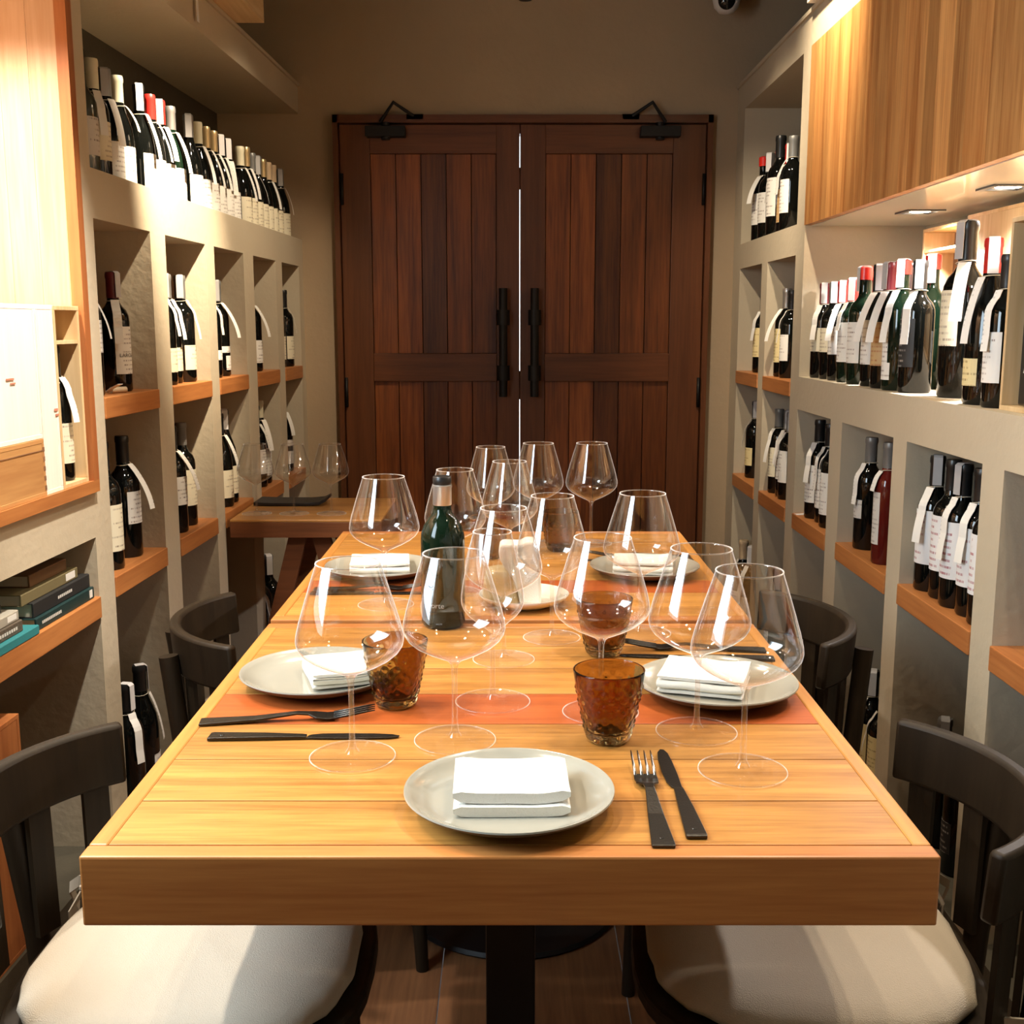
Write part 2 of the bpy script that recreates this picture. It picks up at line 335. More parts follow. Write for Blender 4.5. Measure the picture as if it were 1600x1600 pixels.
# ---------------------------------------------------------------- room shell
def struct(name, bm, mats, **k): return meta(obj(name, bm, mats, **k), kind='structure')
bm = B(); nb = 16
for i in range(nb):
    x0 = -1.4 + i * 0.18; box(bm, x0 + .001, x0 + .179, -2.3, 4.75, -.03, 0)
struct('floor', bm, 'floor_wood')
bm = B(); box(bm, -1.5, 1.5, -2.4, 4.8, 2.55, 2.62); struct('ceiling', bm, 'ceiling_paint')
bm = B(); box(bm, -1.5, -.705, 4.6, 4.75, 0, 2.56); box(bm, .79, 1.5, 4.6, 4.75, 0, 2.56); box(bm, -.705, .79, 4.6, 4.75, 2.083, 2.56)
struct('wall_back', bm, 'back_plaster')
bm = B(); box(bm, -1.5, 1.5, -2.3, -2.15, 0, 2.56)
struct('wall_front', bm, 'wall_plaster')
bm = B()
for a in ((.44, .48, 1.03, 2.17), (1.32, 1.36, 1.03, 2.17), (.48, 1.32, 1.03, 1.07), (.48, 1.32, 2.13, 2.17)): box(bm, -.17, -.13, a[0], a[1], a[2], a[3], 0, LW)
struct('window_1', bm, 'door_frame')
bm = B(); box(bm, -.152, -.148, .48, 1.32, 1.07, 2.13, 0, LW); struct('window_2', bm, 'window_pane')

# left wall: shelving unit with bays, upper ledge, wooden niche
bm = B()
DL = 0.32
def lb(s0, s1, z0, z1, n0=-DL, n1=0.0, mi=0): box(bm, n0, n1, s0, s1, z0, z1, mi, LW)
lb(1.40, 4.6, 0, 2.56, -DL - .12, -DL, 1)
lpost = [(2.43, 2.51), (2.86, 2.97), (3.31, 3.395), (3.715, 3.836), (4.146, 4.24), (4.525, 4.60)]
for a, b_ in lpost: lb(a, b_, .085, 1.50)
lb(2.43, 2.51, 1.607, 2.09); lb(2.43, 4.6, 1.50, 1.562); lb(2.43, 4.6, 1.562, 1.607, -.010); lb(2.43, 2.51, 1.562, 1.607, -DL, -.010); lb(1.40, 4.6, 2.09, 2.19); lb(-2.3, 4.6, 0, .085, mi=1)
lb(1.48, 2.43, .81, .912); lb(2.42, 2.43, .085, .81); lb(1.40, 1.48, .085, 2.09)
lb(-2.3, 1.40, .085, 1.03); lb(-2.3, 1.40, 2.17, 2.55); lb(-2.3, .44, 1.03, 2.17); lb(1.36, 1.40, 1.03, 2.17)
struct('wall_left', bm, ['wall_plaster', 'bay_dark'])
# right wall
bm = B(); DR = 0.37
def rb(s0, s1, z0, z1, n0=-DR, n1=0.0, mi=0): box(bm, n0, n1, s0, s1, z0, z1, mi, RW)
box(bm, -DR - .12, -DR, -2.3, 4.6, 0, 2.56, 1, RW); box(bm, -DR, -DR + .004, 1.0, 3.49, 1.113, 1.566, 0, RW)
for a, b_ in [(4.46, 4.60), (3.98, 4.07)]: rb(a, b_, .085, 1.486)
rb(3.49, 3.59, .085, 2.085); rb(4.46, 4.6, 1.58, 2.085)
for a, b_ in [(3.01, 3.12), (2.51, 2.60), (2.005, 2.10), (1.5, 1.6), (.9, 1.1)]: rb(a, b_, .085, 1.012)
rb(3.59, 4.6, 1.486, 1.58); rb(.5, 4.6, 2.085, 2.18); rb(-2.3, 4.6, 0, .085, mi=1); rb(.5, 3.49, 1.012, 1.113); rb(.5, .9, .085, 1.012); rb(.5, 1.0, 1.113, 1.566); rb(-2.3, .5, .085, 2.55)
struct('wall_right', bm, ['wall_plaster', 'bay_dark'])
# thin cap boards on top of both units
for nm, mp, z in (('trim_1', LW, 2.19), ('trim_2', RW, 2.18)):
    bm = B(); box(bm, -.30, .008, 1.4, 4.6, z, z + .012, 0, mp); struct(nm, bm, 'wall_plaster')

# wooden niche lining on the left wall: reveal of upright boards, sill and thin frame
bm = B()
for k in range(5): box(bm, -.012 - (k + 1) * .06, -.012 - k * .06 - .0006, 2.405, 2.428, .938, 2.088, 0, LW)
struct('trim_3', bm, 'reveal_wood')
bm = B(); box(bm, -.012, .012, 2.402, 2.43, .938, 2.088, 0, LW)
struct('trim_4', bm, 'niche_trim')
bm = B(); box(bm, -.30, .012, 1.48, 2.43, .912, .938, 0, LW)
struct('trim_5', bm, 'shelf_wood')
bm = B(); box(bm, -.318, -.30, 1.48, 2.402, .938, 2.088, 0, LW); struct('trim_6', bm, 'reveal_wood')

# doors
DZ = 2.08
bm = B()
box(bm, -.702, -.682, 4.56, 4.70, 0, DZ); box(bm, .767, .787, 4.56, 4.70, 0, DZ); box(bm, -.682, -.66, 4.632, 4.70, 0, DZ); box(bm, .745, .767, 4.632, 4.70, 0, DZ)
struct('trim_7', bm, 'door_frame')
bm = B(); box(bm, -.702, .787, 4.56, 4.70, DZ - .03, DZ); box(bm, -.682, .767, 4.632, 4.70, DZ - .06, DZ - .03); struct('trim_8', bm, 'door_rail')
def door(n, x0, x1, hinge_left):
    root = meta(bpy.data.objects.new('door_%d' % n, None), kind='structure'); COL.objects.link(root)
    zt = DZ - .033; y0, y1 = 4.585, 4.63
    st_h = .118 if hinge_left else .128; st_i = .092 if hinge_left else .10
    sL, sR = (st_h, st_i) if hinge_left else (st_i, st_h)
    bm = B(); box(bm, x0, x0 + sL, y0, y1, .01, zt); box(bm, x1 - sR, x1, y0, y1, .01, zt)
    obj('stile', bm, 'door_frame', root, bevel=.002)
    bm = B(); box(bm, x0 + sL, x1 - sR, y0, y1, 1.937, zt); box(bm, x0 + sL, x1 - sR, y0 - .004, y1, 1.044, 1.157); box(bm, x0 + sL, x1 - sR, y0, y1, .01, .20)
    obj('rail', bm, 'door_rail', root, bevel=.002)
    for z0, z1 in ((1.157, 1.937), (.20, 1.044)):
        bm = B(); k = 5; wd = (x1 - sR - x0 - sL) / k
        for i in range(k):
            a = x0 + sL + i * wd; box(bm, a + .0015, a + wd - .0015, y0 + .014 + (i % 2) * .002, y1 - .01, z0, z1)
        obj('panel', bm, 'door_plank', root, bevel=.0012)
    bm = B(); box(bm, x0 + sL - .01, x1 - sR + .01, y1 - .0105, y1 - .002, .03, zt - .03); obj('backing', bm, 'door_frame', root)
    xh = x1 - .065 if hinge_left else x0 + .058
    bm = B(); tube(bm, [(xh, 4.535, .985), (xh, 4.535, 1.415)], .017, 12)
    for z in (1.30, 1.10 - .02):
        tube(bm, [(xh, 4.535, z - .03), (xh, 4.535, z + .03)], .026, 12); tube(bm, [(xh, 4.535, z), (xh, 4.60, z)], .014, 10)
    obj('handle', bm, 'door_iron', root, smooth=True, angle=40)
    xc = x0 + .185 if hinge_left else x1 - .185
    bm = B(); box(bm, xc - .078, xc + .078, 4.535, 4.585, 1.995, 2.035); tube(bm, [(xc, 4.56, 1.985), (xc, 4.56, 2.05)], .018, 10)
    sg = 1 if hinge_left else -1
    tube(bm, [(xc - sg * .02, 4.555, 2.05), (xc + sg * .035, 4.53, 2.12), (xc + sg * .115, 4.57, 2.072)], .008, 8)
    box(bm, xc + sg * .115 - .035, xc + sg * .115 + .035, 4.56, 4.60, 2.06, 2.082)
    obj('door_closer', bm, 'door_iron', root, bevel=.003)
    xg = x0 + .006 if hinge_left else x1 - .006
    bm = B()
    for z in (1.80, 1.0, .3): tube(bm, [(xg, 4.578, z - .06), (xg, 4.578, z + .06)], .007, 8)
    obj('hinge', bm, 'door_iron', root, smooth=True)
door(1, -.679, .0300, True); door(2, .0325, .764, False)
bm = B(); box(bm, .022, .041, 4.6305, 4.636, 1.805, 1.89); struct('gap_blocker_1', bm, 'door_frame')  # added strip behind the door gap, blocks the daylight there
bm = B(); box(bm, .022, .041, 4.6305, 4.636, .968, 1.085); struct('gap_blocker_2', bm, 'door_frame')  # second added strip, breaks the line of light lower down

# ---------------------------------------------------------------- hanging cabinet and downlights over the right niche
t = thing('wall_cabinet', 'long wooden cabinet of upright boards hanging over the bottle niche', 'cabinet', (0, 0, 0))
bm = B(); s = 3.485; k = 0
while s > 1.0:
    wd = (.065, .09, .075, .11, .06, .085)[k % 6]; box(bm, -.018, .004, max(s - wd + .0008, 1.0), s, 1.568, 2.083, 0, RW); s -= wd; k += 1
obj('front', bm, 'cabinet_plank', t)
bm = B(); box(bm, -.365, -.018, 1.0, 3.485, 1.575, 2.083, 0, RW); obj('carcass', bm, 'brown_back', t)
bm = B(); box(bm, -.365, -.018, 1.0, 3.485, 1.566, 1.575, 0, RW); obj('underside', bm, 'white_glaze', t)
def downlight(x, y, z, label):
    t = thing('recessed_downlight', label, 'ceiling light', (x, y, z), 0, 'small square downlights')
    bm = B()
    for a in ((-.05, .05, -.05, -.036), (-.05, .05, .036, .05), (-.05, -.036, -.036, .036), (.036, .05, -.036, .036)): box(bm, *a, -.004, 0)
    obj('trim_ring', bm, 'lamp_trim', t)
    bm = B(); lathe(bm, [(0, -.002), (.026, -.002), (.028, 0), (0, 0)], 24); o = obj('bulb', bm, 'lamp_disc', t); o['label'] = 'glowing bulb disc'
downlight(1.075, 3.04, 1.566, 'square downlight under the wooden cabinet, the one farther from the camera')
downlight(1.075, 2.51, 1.566, 'square downlight under the wooden cabinet, the one nearer the camera')

# shelf boards
def shelf(mp, s0, s1, z, depth, label):
    bm = B(); box(bm, -depth, .004, s0, s1, z - .048, z, 0, mp)
    o = obj('shelf_board', bm, 'shelf_wood', bevel=.002); meta(o, label, 'shelf', 'wooden shelf boards in the wall bays'); return o
ORD = ['first', 'second', 'third', 'fourth', 'fifth', 'sixth', 'seventh']
lbays = [(2.51, 2.86), (2.97, 3.31), (3.395, 3.715), (3.836, 4.146), (4.24, 4.525)]
for i, (a, b_) in enumerate(lbays):
    shelf(LW, a, b_, 1.11, DL, 'upper wooden shelf board in the %s bay from the niche, left wall' % ORD[i])
    shelf(LW, a, b_, .70, DL, 'lower wooden shelf board in the %s bay from the niche, left wall' % ORD[i])
shelf(LW, 1.48, 2.42, .677, DL, 'orange wooden shelf board under the stacked books, left wall')
rbays = [(4.07, 4.46), (3.59, 3.98), (3.12, 3.49), (2.60, 3.01), (2.10, 2.51), (1.60, 2.005)]
for i, (a, b_) in enumerate(rbays):
    if i < 2: shelf(RW, a, b_, 1.093, DR, 'upper wooden shelf board in the %s bay from the doors, right wall' % ORD[i])
    shelf(RW, a, b_, .685, DR, 'lower wooden shelf board in the %s bay from the doors, right wall' % ORD[i])

# ---------------------------------------------------------------- wine bottles
BP = {
 'bordeaux': [(0, .004), (.020, .002), (.034, 0), (.0375, .005), (.0375, .178), (.0365, .192), (.031, .206), (.022, .216), (.0160, .226), (.0143, .240), (.0143, .284), (.0158, .286), (.0158, .293), (.0148, .300), (0, .300)],
 'burgundy': [(0, .004), (.022, .002), (.036, 0), (.0390, .006), (.0390, .138), (.0378, .155), (.0345, .178), (.0270, .200), (.0200, .218), (.0160, .234), (.0146, .250), (.0145, .284), (.0160, .286), (.0160, .293), (.0150, .300), (0, .300)],
 'slim': [(0, .003), (.018, .002), (.030, 0), (.033, .005), (.033, .190), (.0315, .206), (.026, .220), (.018, .230), (.0145, .242), (.0140, .285), (.0155, .287), (.0155, .293), (.0145, .300), (0, .300)],
}
LABR = {'bordeaux': .0375, 'burgundy': .0390, 'slim': .033}
cache = {}
def cached(key, fn):
    if key not in cache: cache[key] = fn()
    return cache[key]
def mesh_of(name, bm, mats, smooth=True, angle=45):
    bmesh.ops.recalc_face_normals(bm, faces=bm.faces[:])
    me = bpy.data.meshes.new(name); bm.to_mesh(me); bm.free()
    for mm in (mats if isinstance(mats, (list, tuple)) else [mats]): me.materials.append(M[mm])
    if smooth:
        for p in me.polygons: p.use_smooth = True
        try: me.set_sharp_from_angle(angle=math.radians(angle))
        except Exception: pass
    return me
def body_mesh(ty, mat):
    bm = B(); lathe(bm, BP[ty], 32); return mesh_of('bottle_body', bm, mat, True, 60)
def cap_mesh(kind, mat):
    bm = B()
    if kind == 'wax': lathe(bm, [(.0158, .272), (.0178, .268), (.0180, .290), (.0178, .299), (.012, .303), (0, .303)], 20)
    else: lathe(bm, [(.0152, .236), (.0158, .240), (.0156, .284), (.0170, .287), (.0170, .296), (.0155, .3015), (0, .3015)], 20)
    return mesh_of('capsule', bm, mat, True, 50)
def label_mesh(ty, mat, z0, z1, a):
    bm = B(); r = LABR[ty]; arc(bm, r - .0002, r + .0007, -math.radians(a), math.radians(a), z0, z1, 18)
    return mesh_of('paper_label', bm, mat, True, 40)
def strip_mesh(mat, a):
    bm = B(); c, s = math.cos(math.radians(a)), math.sin(math.radians(a))
    pts = [(-.010 * c, -.010 * s, .3035), (.012 * c, .012 * s, .3035), (.0182 * c, .0182 * s, .299), (.0186 * c, .0186 * s, .27), (.0190 * c, .0190 * s, .238)]
    ribbon(bm, pts, (-.0095 * s, .0095 * c, 0), .0004); return mesh_of('tax_strip', bm, mat, False)
def tag_mesh(ty, a, ln, off):
    bm = B(); c, s = math.cos(math.radians(a)), math.sin(math.radians(a)); pts = []
    r0 = {'bordeaux': (.019, .036, .046), 'burgundy': (.021, .038, .050), 'slim': (.018, .032, .042)}[ty]
    z0 = .232
    def rb_(z):
        pf = BP[ty]
        for (r1, z1), (r2, z2) in zip(pf[3:], pf[4:]):
            if z1 <= z <= z2 and z2 > z1: return r1 + (r2 - r1) * (z - z1) / (z2 - z1)
        return .02
    for k in range(14):
        f = k / 13; rr = r0[0] + (r0[2] + off - r0[0]) * (f * .35 + .65 * math.sin(f * PI / 2)); zz = z0 - ln * f ** 1.15; rr = max(rr, rb_(zz) + .0035 + .002 * f)
        pts.append((rr * c, rr * s, zz))
    ribbon(bm, pts, (-.0105 * s, .0105 * c, 0), .0004); return mesh_of('neck_tag', bm, 'tag_paper', False)
def ring_mesh(ty):
    bm = B(); r = .0185; pts = [(r * math.cos(2 * PI * k / 16), r * math.sin(2 * PI * k / 16), .232 + .003 * math.sin(2 * PI * k / 16)) for k in range(17)]
    tube(bm, pts, .0009, 5); return mesh_of('string', bm, 'string', False)
CAPNAME = {'cap_black': 'black', 'cap_red': 'red', 'cap_wax': 'bright red wax', 'cap_wine': 'dark red', 'cap_silver': 'silver', 'cap_gold': 'gold', 'cap_cream': 'cream', 'cap_tan': 'tan', 'cap_grey': 'grey', None: 'bare'}
def bottle(mp, s, d, z, face, spec, label, group, yaw=0.0):
    """spec: type, glass, cap material, cap kind, label(mat,z0,z1,angle) list, strip, tag(angle,len,off), scale"""
    ty, glass, cap, ck, labs, strip, tag, sc_ = spec
    if strip and face == FR: strip = (strip[0], abs(strip[1]))
    if tag: tag = ((8 - tag[0]) if face == FR else (tag[0] - 22),) + tuple(tag[1:])
    root = thing('wine_bottle', label, 'wine bottle', mp(-d, s, z), face + yaw, group, sc_)
    obj('bottle_body', cached(('b', ty, glass), lambda: body_mesh(ty, glass)), None, root)
    if cap: obj('capsule', cached(('c', ck, cap), lambda: cap_mesh(ck, cap)), None, root)
    for lm, z0, z1, a in labs: obj('paper_label', cached(('l', ty, lm, z0, z1, a), lambda: label_mesh(ty, lm, z0, z1, a)), None, root)
    if strip: obj('tax_strip', cached(('s',) + strip, lambda: strip_mesh(*strip)), None, root)
    if tag:
        tg = obj('neck_tag', cached(('t', ty) + tag, lambda: tag_mesh(ty, *tag)), None, root)
        obj('string', cached(('r', ty), lambda: ring_mesh(ty)), None, tg)
    return root
FL, FR = -TH, PI
W = lambda z0=.05, z1=.13, a=62, m_='label_white': [(m_, z0, z1, a)]
G, K = 'bottle_green', 'bottle_black'
T1, T2, T3, T4 = (10, .10, .004), (-25, .11, .0), (35, .10, .012), (-50, .10, .006)
SG, SW, SN = ('strip_paper', -70), ('strip_white', -60), ('strip_paper', 20)
# upper left ledge, from the wooden niche to the corner by the doors
LT = [
 (2.62, ('bordeaux', 'bottle_pale', None, 'long', W(.08, .16, 62, 'label_grey'), None, None, 1.04), 'clear-necked'),
 (2.69, ('bordeaux', K, 'cap_cream', 'long', W(.08, .165, 62, 'label_cream'), None, (-20, .10, .006), 1.02), 'cream-capped'),
 (2.765, ('burgundy', K, 'cap_grey', 'long', W(.035, .135, 75), SG, (-10, .11, .01), 1.0), 'plastic-wrapped'),
 (2.84, ('burgundy', K, 'cap_cream', 'long', W(.035, .135, 75), None, (25, .06, .004), 1.0), 'pale-capped'),
 (2.985, ('burgundy', K, 'cap_black', 'long', W(.035, .1355), SW, (15, .11, .008), 1.03), 'black-capped'),
 (3.065, ('burgundy', K, 'cap_red', 'long', W(.035, .135, 75), None, (25, .10, .008), 1.0), 'red-capped'),
 (3.14, ('burgundy', K, 'cap_red', 'long', W(.035, .135, 75), SG, (0, .09, .006), 1.0), 'red-capped'),
 (3.225, ('burgundy', G, 'cap_silver', 'long', W(.035, .135, 75), None, (10, .11, .012), 1.0), 'silver-capped'),
 (3.38, ('burgundy', K, 'cap_silver', 'long', W(.035, .135, 75), SG, None, 1.02), 'silver-capped'),
 (3.465, ('burgundy', K, 'cap_cream', 'long', W(.035, .135, 75), None, (10, .11, .008), 1.0), 'white-capped'),
 (3.545, ('burgundy', K, 'cap_gold', 'long', W(.035, .135, 75), None, (20, .11, .01), 1.0), 'gold-capped'),
 (3.62, ('burgundy', K, 'cap_gold', 'long', W(.035, .135, 75), None, (15, .11, .012), 1.0), 'gold-capped'),
 (3.70, ('burgundy', K, 'cap_black', 'long', W(.035, .135, 75), SW, T1, 1.0), 'black-capped'),
 (3.78, ('burgundy', K, 'cap_black', 'long', W(.035, .135, 75), SW, T2, 1.0), 'black-capped'),
 (3.925, ('burgundy', K, 'cap_cream', 'long', W(.035, .135, 75, 'label_cream'), None, (15, .11, .01), 1.0), 'cream-capped'),
 (4.00, ('burgundy', K, 'cap_gold', 'long', W(.035, .135, 75, 'label_cream'), None, T1, 1.03), 'gold-capped'),
 (4.075, ('burgundy', K, 'cap_grey', 'long', W(.035, .135, 75, 'label_cream'), None, T3, 1.0), 'grey-capped'),
 (4.15, ('burgundy', K, 'cap_grey', 'long', W(.035, .135, 75, 'label_cream'), SG, None, 1.0), 'grey-capped'),
 (4.225, ('burgundy', K, 'cap_gold', 'long', W(.035, .135, 75, 'label_cream'), None, None, 1.0), 'gold-capped'),
 (4.30, ('burgundy', K, 'cap_tan', 'long', W(.035, .135, 75, 'label_cream'), None, T1, 1.0), 'tan-capped'),
 (4.375, ('burgundy', K, 'cap_tan', 'long', W(.035, .135, 75, 'label_cream'), None, None, 1.0), 'tan-capped'),
 (4.49, ('burgundy', K, 'cap_grey', 'long', W(.035, .135, 75, 'label_cream'), SG, (30, .10, .004), 1.0), 'grey-capped'),
]
NUM = ['first', 'second', 'third', 'fourth', 'fifth', 'sixth', 'seventh', 'eighth', 'ninth', 'tenth', 'eleventh', 'twelfth', 'thirteenth', 'fourteenth', 'fifteenth', 'sixteenth',
       'seventeenth', 'eighteenth', 'nineteenth', 'twentieth', 'twenty-first', 'twenty-second']
for i, (s, sp_, ad) in enumerate(LT):
    rt = bottle(LW, s, .055, 1.562, FL, sp_, '%s dark wine bottle, %s from the wooden niche on the upper left ledge' % (ad, NUM[i]), 'wine bottles on the upper left ledge'); rt.scale = (.905, .905, rt.scale[2])
# left bays: (bay, shelf z, [(s, depth, spec, words)])
def rows(mp, face, side, data, ordinal_from):
    for bay, z, zn, lst in data:
        for k, (s, d, sp_, ad) in enumerate(lst):
            where = '%s bay from %s' % (ORD[bay], ordinal_from)
            pos = '' if len(lst) == 1 else (', nearer one' if k == 0 else ', farther one') if len(lst) == 2 else ', %s from near' % NUM[k]
            bottle(mp, s, d, z, face, sp_, '%s wine bottle, %s, %s, %s wall%s' % (ad, zn, where, side, pos), 'wine bottles in the %s wall bays' % side)
LB = [
 (0, 1.11, 'upper shelf', [(2.575, .06, ('bordeaux', K, 'cap_black', 'long', W(.10, .175, 60), None, (35, .10, .012), .98), 'half-hidden dark'),
                           (2.765, .065, ('bordeaux', K, 'cap_wine', 'long', W(.045, .165, 70, 'label_white'), ('strip_paper', -20), (-35, .11, .002), .95), 'large-labelled')]),
 (0, .70, 'lower shelf', [(2.605, .05, ('bordeaux', K, 'cap_black', 'long', W(.045, .155, 60, 'label_cream'), None, None, 1.0), 'cream-labelled'),
                          (2.755, .06, ('bordeaux', K, 'cap_black', 'long', W(.085, .165, 60), None, (10, .11, .03), 1.0), 'black-necked')]),
 (0, .085, 'bottom ledge', [(2.66, .05, ('bordeaux', K, 'cap_black', 'long', W(.03, .05, 30), ('strip_white', -10), (-10, .12, .0), 1.03), 'dark strip-sealed'),
                            (2.785, .06, ('burgundy', K, 'cap_black', 'long', W(.03, .08, 30), ('strip_white', 30), (35, .12, .0), 1.06), 'broad black')]),
 (1, 1.11, 'upper shelf', [(3.055, .05, ('bordeaux', K, 'cap_grey', 'long', W(.035, .10, 62, 'label_cream'), SW, (20, .10, .004), .99), 'cream-labelled'),
                           (3.145, .065, ('bordeaux', K, 'cap_grey', 'long', W(.035, .10, 62, 'label_cream'), SG, (15, .11, .006), .99), 'tagged dark'),
                           (3.235, .055, ('bordeaux', K, 'cap_grey', 'long', W(.035, .105, 62, 'label_cream'), SG, (25, .11, .008), .99), 'silver-grey capped')]),
 (1, .70, 'lower shelf', [(3.085, .05, ('bordeaux', K, 'cap_black', 'long', W(.08, .16, 60), None, (15, .11, .03), .98), 'tagged white-labelled'),
                          (3.20, .06, ('bordeaux', K, 'cap_grey', 'long', W(.06, .165, 62, 'label_cream'), None, None, .98), 'cream-labelled bare-necked')]),
 (2, 1.11, 'upper shelf', [(3.475, .05, ('bordeaux', K, 'cap_black', 'long', W(.055, .085, 60), None, (20, .10, .0), .99), 'banded dark'),
                           (3.60, .06, ('bordeaux', K, 'cap_grey', 'long', [('label_white', .075, .095, 60), ('label_white', .02, .065, 35)], SG, (10, .11, .03), .99), 'double-labelled')]),
 (2, .70, 'lower shelf', [(3.535, .05, ('burgundy', K, 'cap_black', 'long', W(.03, .12, 62, 'label_cream'), None, (15, .11, .012), .98), 'broad cream-labelled'),
                          (3.625, .06, ('burgundy', K, 'cap_black', 'long', W(.03, .12, 62, 'label_cream'), SW, None, 1.0), 'strip-sealed')]),
 (3, 1.11, 'upper shelf', [(3.985, .055, ('bordeaux', K, 'cap_black', 'long', W(.03, .11), None, (10, .11, .025), .98), 'white-labelled tagged')]),
 (3, .70, 'lower shelf', [(3.975, .05, ('bordeaux', K, 'cap_black', 'long', W(.05, .14), None, (15, .09, .006), .96), 'white-labelled dark'),
                          (4.07, .06, ('burgundy', K, 'cap_cream', 'long', W(.03, .13), None, (-10, .11, .008), 1.0), 'cream-capped tagged')]),
 (3, .085, 'bottom ledge', [(3.90, .05, ('bordeaux', K, 'cap_wine', 'long', W(.03, .10, 40), SW, T1, 1.1), 'dark red-capped'),
                            (3.99, .06, ('bordeaux', K, 'cap_black', 'long', W(.03, .10, 40), SW, None, 1.12), 'white-ringed'),
                            (4.08, .05, ('bordeaux', K, 'cap_grey', 'long', W(.03, .10, 40), SW, None, 1.14), 'grey-capped')]),
 (4, 1.11, 'upper shelf', [(4.36, .06, ('bordeaux', K, 'cap_black', 'long', W(.03, .12, 62, 'label_cream'), None, (-30, .10, .004), .98), 'cream-labelled'),
                           (4.455, .05, ('bordeaux', K, 'cap_black', 'long', W(.03, .12, 62, 'label_cream'), None, (35, .10, .004), .98), 'tagged cream-labelled')]),
 (4, .70, 'lower shelf', [(4.42, .06, ('burgundy', K, 'cap_black', 'long', [('label_grey', .10, .125, 62), ('label_grey', .03, .08, 62)], None, (-5, .09, .004), 1.0), 'grey-labelled')]),
 (4, .085, 'bottom ledge', [(4.44, .05, ('bordeaux', K, 'cap_tan', 'long', W(.03, .12), None, (-10, .12, .004), 1.12), 'tan-capped')]),
]
rows(LW, FL, 'left', LB, 'niche')
RTW = 'dark wine bottle'
RT = [
 (4.35, .055, ('bordeaux', K, 'cap_wax', 'wax', W(.06, .17), None, (-30, .10, .03), 1.03), 'red wax-sealed'),
 (4.265, .06, ('bordeaux', K, 'cap_silver', 'long', W(.06, .165), SW, None, 1.03), 'silver-capped'),
 (4.18, .075, ('bordeaux', K, 'cap_red', 'long', W(.06, .17), ('strip_white', 60), (5, .11, .0), 1.03), 'white-stripped red-capped'),
 (4.085, .055, ('bordeaux', K, 'cap_black', 'long', W(.06, .175), None, None, 1.14), 'tallest black-capped'),
 (3.99, .065, ('bordeaux', K, 'cap_red', 'long', W(.05, .16, 62, 'label_white'), ('strip_white', 70), (-5, .10, .0), 1.0), 'red-capped kraft-labelled'),
 (3.90, .055, ('bordeaux', K, 'cap_grey', 'long', W(.06, .165, 62), None, (10, .06, .0), 1.04), 'grey-capped'),
]
for i, (s, d, sp_, ad) in enumerate(RT):
    if i == 4: sp_ = sp_[:4] + ([('label_kraft', .04, .15, 62)],) + sp_[5:]
    bottle(RW, s, d, 1.58, FR, sp_, '%s wine bottle, %s from the doors on the upper right ledge' % (ad, NUM[i]), 'wine bottles on the upper right ledge')
